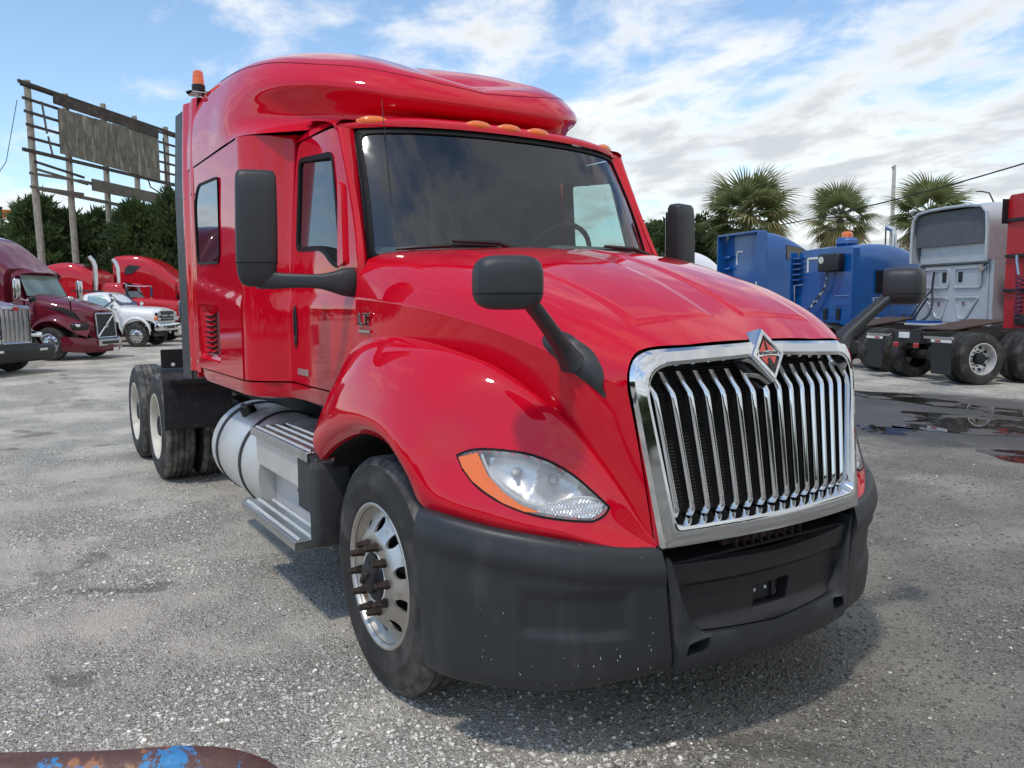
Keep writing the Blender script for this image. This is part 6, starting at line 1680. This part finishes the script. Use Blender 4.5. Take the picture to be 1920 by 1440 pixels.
for s, z0, z1 in ((.125, 9.0, 10.3), (.15, 8.15, 8.9)): bpart('loose_strut', MB().add(*beam(bbp(s, .1, z0), bbp(s - .02, .1, z1), .05, .09)), WOODM)
for s, z0, z1 in ((.96, 8.0, 10.3), ): bpart('loose_strut', MB().add(*beam(bbp(s, .1, z0), bbp(s - .01, .1, z1), .05, .09)), WOODD)
bpart('cross_board', MB().add(*beam(bbp(.04, .1, 7.72), bbp(.34, .1, 7.45), .05, .12)), WOODD)
bpart('cross_board', MB().add(*beam(bbp(.04, .1, 7.42), bbp(.36, .1, 7.18), .05, .12)), WOODM)
bpart('cross_board', MB().add(*beam(bbp(.0, .18, 7.18), bbp(.33, .18, 7.25), .05, .13)), WOODM)
bpart('cross_board', MB().add(*beam(bbp(.0, .18, 6.62), bbp(.32, .18, 6.68), .05, .14)), WOODM)
bpart('cross_board', MB().add(*beam(bbp(.03, .16, 6.62), bbp(.70, .16, 6.42), .06, .18)), WOODM)
bpart('cross_board', MB().add(*beam(bbp(.30, .16, 7.25), bbp(.55, .16, 7.20), .06, .16)), WOODM)
bpart('walkway_board', MB().add(*beam(bbp(.37, .24, 7.18), bbp(1.1, .24, 7.05), .06, .62)), WOODM)
bpart('short_strut', MB().add(*beam(bbp(.20, .15, 6.65), bbp(.20, .15, 7.2), .08, .08)), WOODD)
bpart('wire_bracket', MB().add(*tube([bbp(.79, .2, 8.0), bbp(.80, .25, 7.6), bbp(.88, .25, 7.4)], .04, 6)), BLACK)
wire = mk('guy_wire', *tube([bbp(-.02, 0, 10.1), bbp(-.10, .0, 7.5), (-46.5, -4.3, 4.2), (-47.6, -4.4, 0.0)], .018, 5), BLACK); tag(wire, 'thin wire hanging down left of the billboard', 'wire')
sg = empty('street_sign', 'dark pole with a small green and an orange sign at the far left edge', 'sign', (-49.45, -1.78, 0))
mk('pole', *cyl((0, 0, 0), (0, 0, 7.0), .09, .08, 10), FRAME, sg)
def signbox(y0, y1, z0, z1, m, nm): return mk(nm, *box((.10, (y0 + y1) / 2, (z0 + z1) / 2), (.06, abs(y1 - y0), z1 - z0), .01), m, sg)
gs = signbox(-.75, -.02, 6.45, 6.82, mat('sign_green', (.02, .32, .10), .5), 'green_sign'); signbox(.03, .72, 6.40, 6.84, mat('sign_orange', (.55, .20, .05), .5), 'orange_sign')

# =====================================================================================
#  TREES
# =====================================================================================
LEAF_C = mat('cedar_foliage', (.105, .160, .064), .7, 0, var=.5, vscale=1.3, col2=(.21, .275, .10), c2scale=2.0, c2lo=.48, c2hi=.7, transl=.35)
LEAF_O = mat('oak_foliage', (.08, .115, .04), .6, 0, var=.45, vscale=2.0, col2=(.12, .155, .05), c2scale=2.2, c2lo=.5, c2hi=.7, transl=.3)
BARK = mat('bark', (.09, .07, .055), .9, 0, var=.3, bump=.4, bscale=30)
def leaf_mesh(pts, dirs, size, aspect, seed, three=False):
    """one narrow leaf-spray (two crossed triangles) per point"""
    g = np.random.default_rng(seed); n = len(pts); pts = np.asarray(pts); d = np.asarray(dirs)
    d = d / np.linalg.norm(d, axis=1, keepdims=True)
    r_ = g.normal(size=(n, 3)); u = np.cross(d, r_); u /= np.linalg.norm(u, axis=1, keepdims=True)
    sz = size * (.6 + .8 * g.random((n, 1)))
    a = pts - u * sz * aspect * .5; b = pts + u * sz * aspect * .5; c = pts + d * sz
    v = np.cross(d, u); a2 = pts - v * sz * aspect * .5; b2 = pts + v * sz * aspect * .5
    V = np.concatenate([np.stack([a, b, c], 1), np.stack([a2, b2, c], 1)]).reshape(-1, 3)
    F = np.arange(len(V)).reshape(-1, 3); return V, F
def np_mesh(name, V, F, m, par=None):
    me = bpy.data.meshes.new(name); me.vertices.add(len(V)); me.vertices.foreach_set('co', np.asarray(V, np.float32).ravel())
    me.loops.add(F.size); me.loops.foreach_set('vertex_index', F.astype(np.int32).ravel()); me.polygons.add(len(F))
    me.polygons.foreach_set('loop_start', np.arange(0, F.size, F.shape[1], dtype=np.int32)); me.update(calc_edges=True)
    me.materials.append(m); o = bpy.data.objects.new(name, me); COL.objects.link(o)
    if par: o.parent = par
    return o
def tree(name, label, loc, h, r, nb, nl, size, aspect, m, seed, low=.08, pointy=1.0, group='trees behind the trucks', cat='tree', upw=.5):
    g = np.random.default_rng(seed); t = empty(name, label, cat, loc, 0, group)
    trunk = MB().add(*tube([(0, 0, 0), (.1, .05, h * .35), (-.05, .1, h * .7), (0, 0, h * .93)], [.26, .19, .11, .03], 8))
    P = []; D = []
    for k in range(nb):
        f_ = low + (1 - low) * (k + g.random()) / nb; z = h * f_ * .93
        env = r * (max(.05, 1 - f_) ** pointy) * (.55 + .6 * g.random()) if pointy else r * math.sqrt(max(.05, 1 - (2 * f_ - 1)**2)) * (.7 + .5 * g.random())
        a = g.random() * 6.283; L_ = env + .25; el = g.uniform(.15, .8)
        end = np.array([L_ * math.cos(a), L_ * math.sin(a), z + L_ * math.tan(el) * .55])
        st_ = np.array([0, 0, z * .94])
        if k % 3 == 0: trunk.add(*tube([tuple(st_), tuple((st_ + end) / 2 - [0, 0, .1]), tuple(end)], [.07, .045, .012], 5))
        n = nl // nb; tt = .15 + .85 * np.sqrt(g.random(n)); base = st_ + (end - st_) * tt[:, None]
        sp = (.18 + .22 * L_ * (1.15 - tt))[:, None]; off = g.normal(size=(n, 3)) * sp * np.array([1, 1, .8])
        P.append(base + off); dv = (end - st_) / np.linalg.norm(end - st_); D.append(dv * .7 + off / (sp * 2.2) + np.array([0, 0, upw]) + g.normal(size=(n, 3)) * .25)
    mk('trunk', trunk.V, trunk.F, BARK, t)
    V, F = leaf_mesh(np.concatenate(P), np.concatenate(D), size, aspect, seed + 1); np_mesh('crown', V, F, m, t)
    return t
lab = ['spiky dark cedar at the left end of the row under the billboard', 'dark cedar behind the leftmost billboard post', 'tall dark cedar between the first two billboard posts', 'bushy dark cedar right of the second billboard post', 'broad dark cedar covering the foot of the third billboard post', 'dark cedar rising beside the black edge of the main truck']
for k, (x, y, h, r) in enumerate([(-48.7, -2.0, 5.9, 1.7), (-47.4, -.2, 7.6, 2.1), (-48.2, 1.5, 7.0, 2.0), (-49.2, 3.0, 7.0, 2.1), (-46.0, 4.5, 7.4, 2.2), (-45.6, 6.4, 7.9, 2.4)]):
    tree('cedar_tree', lab[k], (x, y, 0), h, r, 95, 21000, .27, .42, LEAF_C, 20 + k, .03, .62, 'cedars behind the billboard')
tree('oak_tree', 'dark leafy oak behind the largest palm', (-31.0, 30.2, 0), 6.1, 2.5, 60, 9000, .24, .75, LEAF_O, 60, .25, 0, None, 'tree', .1)
# palms
FROND_G = mat('palm_frond_green', (.21, .235, .10), .4, 0, var=.35, vscale=2.5, col2=(.28, .29, .13), c2scale=1.6, c2lo=.5, c2hi=.7, transl=.5)
FROND_Y = mat('palm_frond_yellowing', (.40, .35, .16), .5, 0, var=.3, vscale=2.5, transl=.35)
FROND_B = mat('palm_frond_dead', (.36, .28, .19), .8, 0, var=.35, vscale=3, transl=.3)
def frond_mesh(name, m, seed, droop):
    g = random.Random(seed); V = []; F = []
    stem = .85
    pts = [(stem * k / 4, 0, -.10 * (k / 4)**2) for k in range(5)]
    Vt, Ft = tube(pts, [.024, .02, .017, .014, .012], 4); V += [tuple(v) for v in Vt]; F += Ft
    n = 26
    for k in range(n):
        a = lerp(-1.95, 1.95, k / (n - 1)) + g.uniform(-.03, .03); L_ = (1.02 - .16 * abs(a)) * g.uniform(.88, 1.08)
        o = len(V); base = Vector((stem - .06 + .0, 0, -.10)); d = Vector((math.cos(a), math.sin(a), .10)); s_ = Vector((-math.sin(a), math.cos(a), 0))
        fold = .05 * (1 if k % 2 else -1)
        for q, wd in ((.12, .018), (.45, .042), (.72, .026), (1.0, .003)):
            p = base + d * (L_ * q); p.z += -droop * (L_ * q)**2.4 - .12 * abs(math.sin(a)) * q + fold * wd
            V += [tuple(p - s_ * wd), tuple(p + s_ * wd)]
        F += [(o + 2 * i, o + 2 * i + 1, o + 2 * i + 3, o + 2 * i + 2) for i in range(3)]
    o = mk(name, V, F, m, None, 60); me = o.data; bpy.data.objects.remove(o); return me
FG = [frond_mesh('frond', FROND_G, k, .22 + .09 * k) for k in range(5)]
FY = [frond_mesh('frond', FROND_Y, 10 + k, .45 + .1 * k) for k in range(2)]
FB = [frond_mesh('dead_frond', FROND_B, 20 + k, .7 + .15 * k) for k in range(2)]
def palm(label, loc, zc, scale, seed, n=46, lean=0.0):
    g = random.Random(seed); t = empty('palm_tree', label, 'palm', loc, 0, 'cabbage palms behind the trucks')
    mk('trunk', *tube([(lean, 0, 0), (lean * .5, .03, zc * .5), (0, 0, zc)], [.22, .19, .20], 10), BARK, t)
    for k in range(n):
        f_ = k / n; el = lerp(1.35, -1.25, f_ ** .85) + g.uniform(-.12, .12); az = k * 2.39996 + g.uniform(-.2, .2)
        me = g.choice(FG) if f_ < .64 else (g.choice(FY) if f_ < .80 else g.choice(FB))
        if f_ > .35 and g.random() < .22: me = g.choice(FY)
        o = bpy.data.objects.new('frond', me); COL.objects.link(o); o.parent = t
        o.location = (0, 0, zc + .15 * math.sin(el)); o.rotation_euler = (g.uniform(-.35, .35), -el, az); s_ = scale * g.uniform(.85, 1.12); o.scale = (s_, s_, s_)
def Pw(px, D): 
    k = (px - 960) / 1522.08
    fx, fy = math.cos(PITCH) * math.cos(YAW), math.cos(PITCH) * math.sin(YAW)
    return (3.1467 + D * (fx + k * math.sin(YAW)), -2.4471 + D * (fy - k * math.cos(YAW)), 0)
palm('large shaggy palm rising behind the high roofed blue truck', Pw(1396, 43), 5.9, 1.58, 1, 72)
palm('middle palm standing behind the orange beacon of the blue truck', Pw(1566, 45), 6.0, 1.28, 2, 48)
palm('right hand palm partly behind the silver truck roof', Pw(1728, 44), 6.0, 1.38, 3, 52)
palm('small low palm between the windshield and the far mirror', Pw(1236, 50), 5.1, .95, 4, 36)
# pole, power line, far lamp
tp = empty('utility_pole', 'tall pale concrete pole behind the palms', 'pole', Pw(1661, 48))
mk('pole_shaft', *tube([(0, 0, 0), (0, 0, 9.35)], [.15, .10], 10), mat('pale_concrete', (.50, .47, .42), .85, 0, var=.12), tp)
mk('pole_cap', *box((.0, -.12, 9.2), (.06, .26, .06), .01), FRAME, tp)
def sag(p, q, s_, n=24): return [tuple(Vector(p).lerp(Vector(q), k / n) - Vector((0, 0, s_ * 4 * (k / n) * (1 - k / n)))) for k in range(n + 1)]
pl = mk('power_line', *tube(sag((-34.0, 35.5, 5.7), (-9.0, 31.0, 7.55), .55), .032, 5), BLACK); tag(pl, 'dark overhead cable sloping up to the right above the palms', 'cable')
sl_ = empty('street_lamp', 'thin distant lamp pole with a bent arm above the silver roof', 'lamp', Pw(1846, 60)); mk('lamp_pole', *tube([(0, 0, 0), (0, 0, 8.6), (-.3, -.1, 9.3), (-.9, -.2, 9.5)], .055, 6), FRAME, sl_); mk('lamp_head', *box((-1.0, -.22, 9.48), (.4, .18, .08), .02), FRAME, sl_)
po = empty('thin_pole', 'thin dark pole left of the right hand palm', 'pole', Pw(1650, 56)); mk('pole_shaft', *tube([(0, 0, 0), (0, 0, 6.6)], .05, 6), FRAME, po)
# far belt of trees that closes the view behind the yard, and behind the photographer (seen in the paint)
def belt(name, pts, h, seed, n):
    g = np.random.default_rng(seed); P = []
    pts = [np.array(p) for p in pts]
    for a, b in zip(pts[:-1], pts[1:]):
        k = int(n * np.linalg.norm(b - a) / 100); t_ = g.random(k); xy = a + (b - a) * t_[:, None] + g.normal(size=(k, 2)) * 2.2
        hh = h * (.55 + .45 * np.array([noise.noise(Vector((q[0] * .13, q[1] * .13, seed))) + .5 for q in xy])); z = hh * np.sqrt(g.random(k))
        P.append(np.stack([xy[:, 0], xy[:, 1], z], 1))
    P = np.concatenate(P); D = g.normal(size=P.shape) + np.array([0, 0, .4]); V, F = leaf_mesh(P, D, 1.1, .8, seed); o = np_mesh(name, V, F, LEAF_O); o['kind'] = 'stuff'; return o
o = belt('distant_woods', [(-75, -60), (-80, 0), (-70, 40), (-50, 70), (-10, 85), (40, 80)], 4.4, 3, 3200); tag(o, 'low dark line of far trees behind the parked trucks', 'woods')
o = belt('woods_behind', [(-60, -62), (-20, -46), (12, -40), (40, -30), (52, 0), (50, 40)], 6.2, 4, 5200); tag(o, 'belt of trees behind the photographer, mirrored in the paint', 'woods')

# =====================================================================================
#  RUSTY PIPE RAIL IN THE FOREGROUND
# =====================================================================================
def pipe_material():
    m = mat('rust_brown_pipe', (.105, .047, .036), .55, 0, var=.25, vscale=16, bump=.25, bscale=70, col2=(.36, .15, .065), c2scale=16, c2lo=.60, c2hi=.66, rvar=.15)
    nt = m.node_tree; N = nt.nodes.new; L = nt.links.new; b = nt.nodes['Principled BSDF']
    src = b.inputs['Base Color'].links[0].from_socket
    tc = N('ShaderNodeTexCoord'); n = N('ShaderNodeTexNoise'); n.inputs['Scale'].default_value = 7.5; n.inputs['Detail'].default_value = 9; n.inputs['Roughness'].default_value = .68
    mp = N('ShaderNodeMapping'); mp.inputs['Location'].default_value = (.33, .25, .62); L(tc.outputs['Object'], mp.inputs[0]); L(mp.outputs[0], n.inputs['Vector'])
    r = N('ShaderNodeMapRange'); r.inputs['From Min'].default_value = .535; r.inputs['From Max'].default_value = .555; L(n.outputs[0], r.inputs['Value'])
    x = N('ShaderNodeMix'); x.data_type = 'RGBA'; x.inputs[7].default_value = (.035, .22, .48, 1); L(r.outputs[0], x.inputs[0]); L(src, x.inputs[6]); L(x.outputs[2], b.inputs['Base Color'])
    return m
PIPE = pipe_material()
pts = [(1.55, -3.30, 1.040), (1.877, -2.501, 1.023), (1.949, -2.353, 1.015), (1.982, -2.255, 1.007), (2.004, -2.20, .994), (2.018, -2.160, .966), (2.024, -2.144, .92), (2.024, -2.14, .5), (2.024, -2.14, .0)]
pr_ = mk('pipe_rail', *tube([tuple(v) for v in cr(pts, 6)], .034, 18), PIPE, None, 60); tag(pr_, 'rusty brown pipe rail with peeling blue paint at the bottom left corner', 'railing')
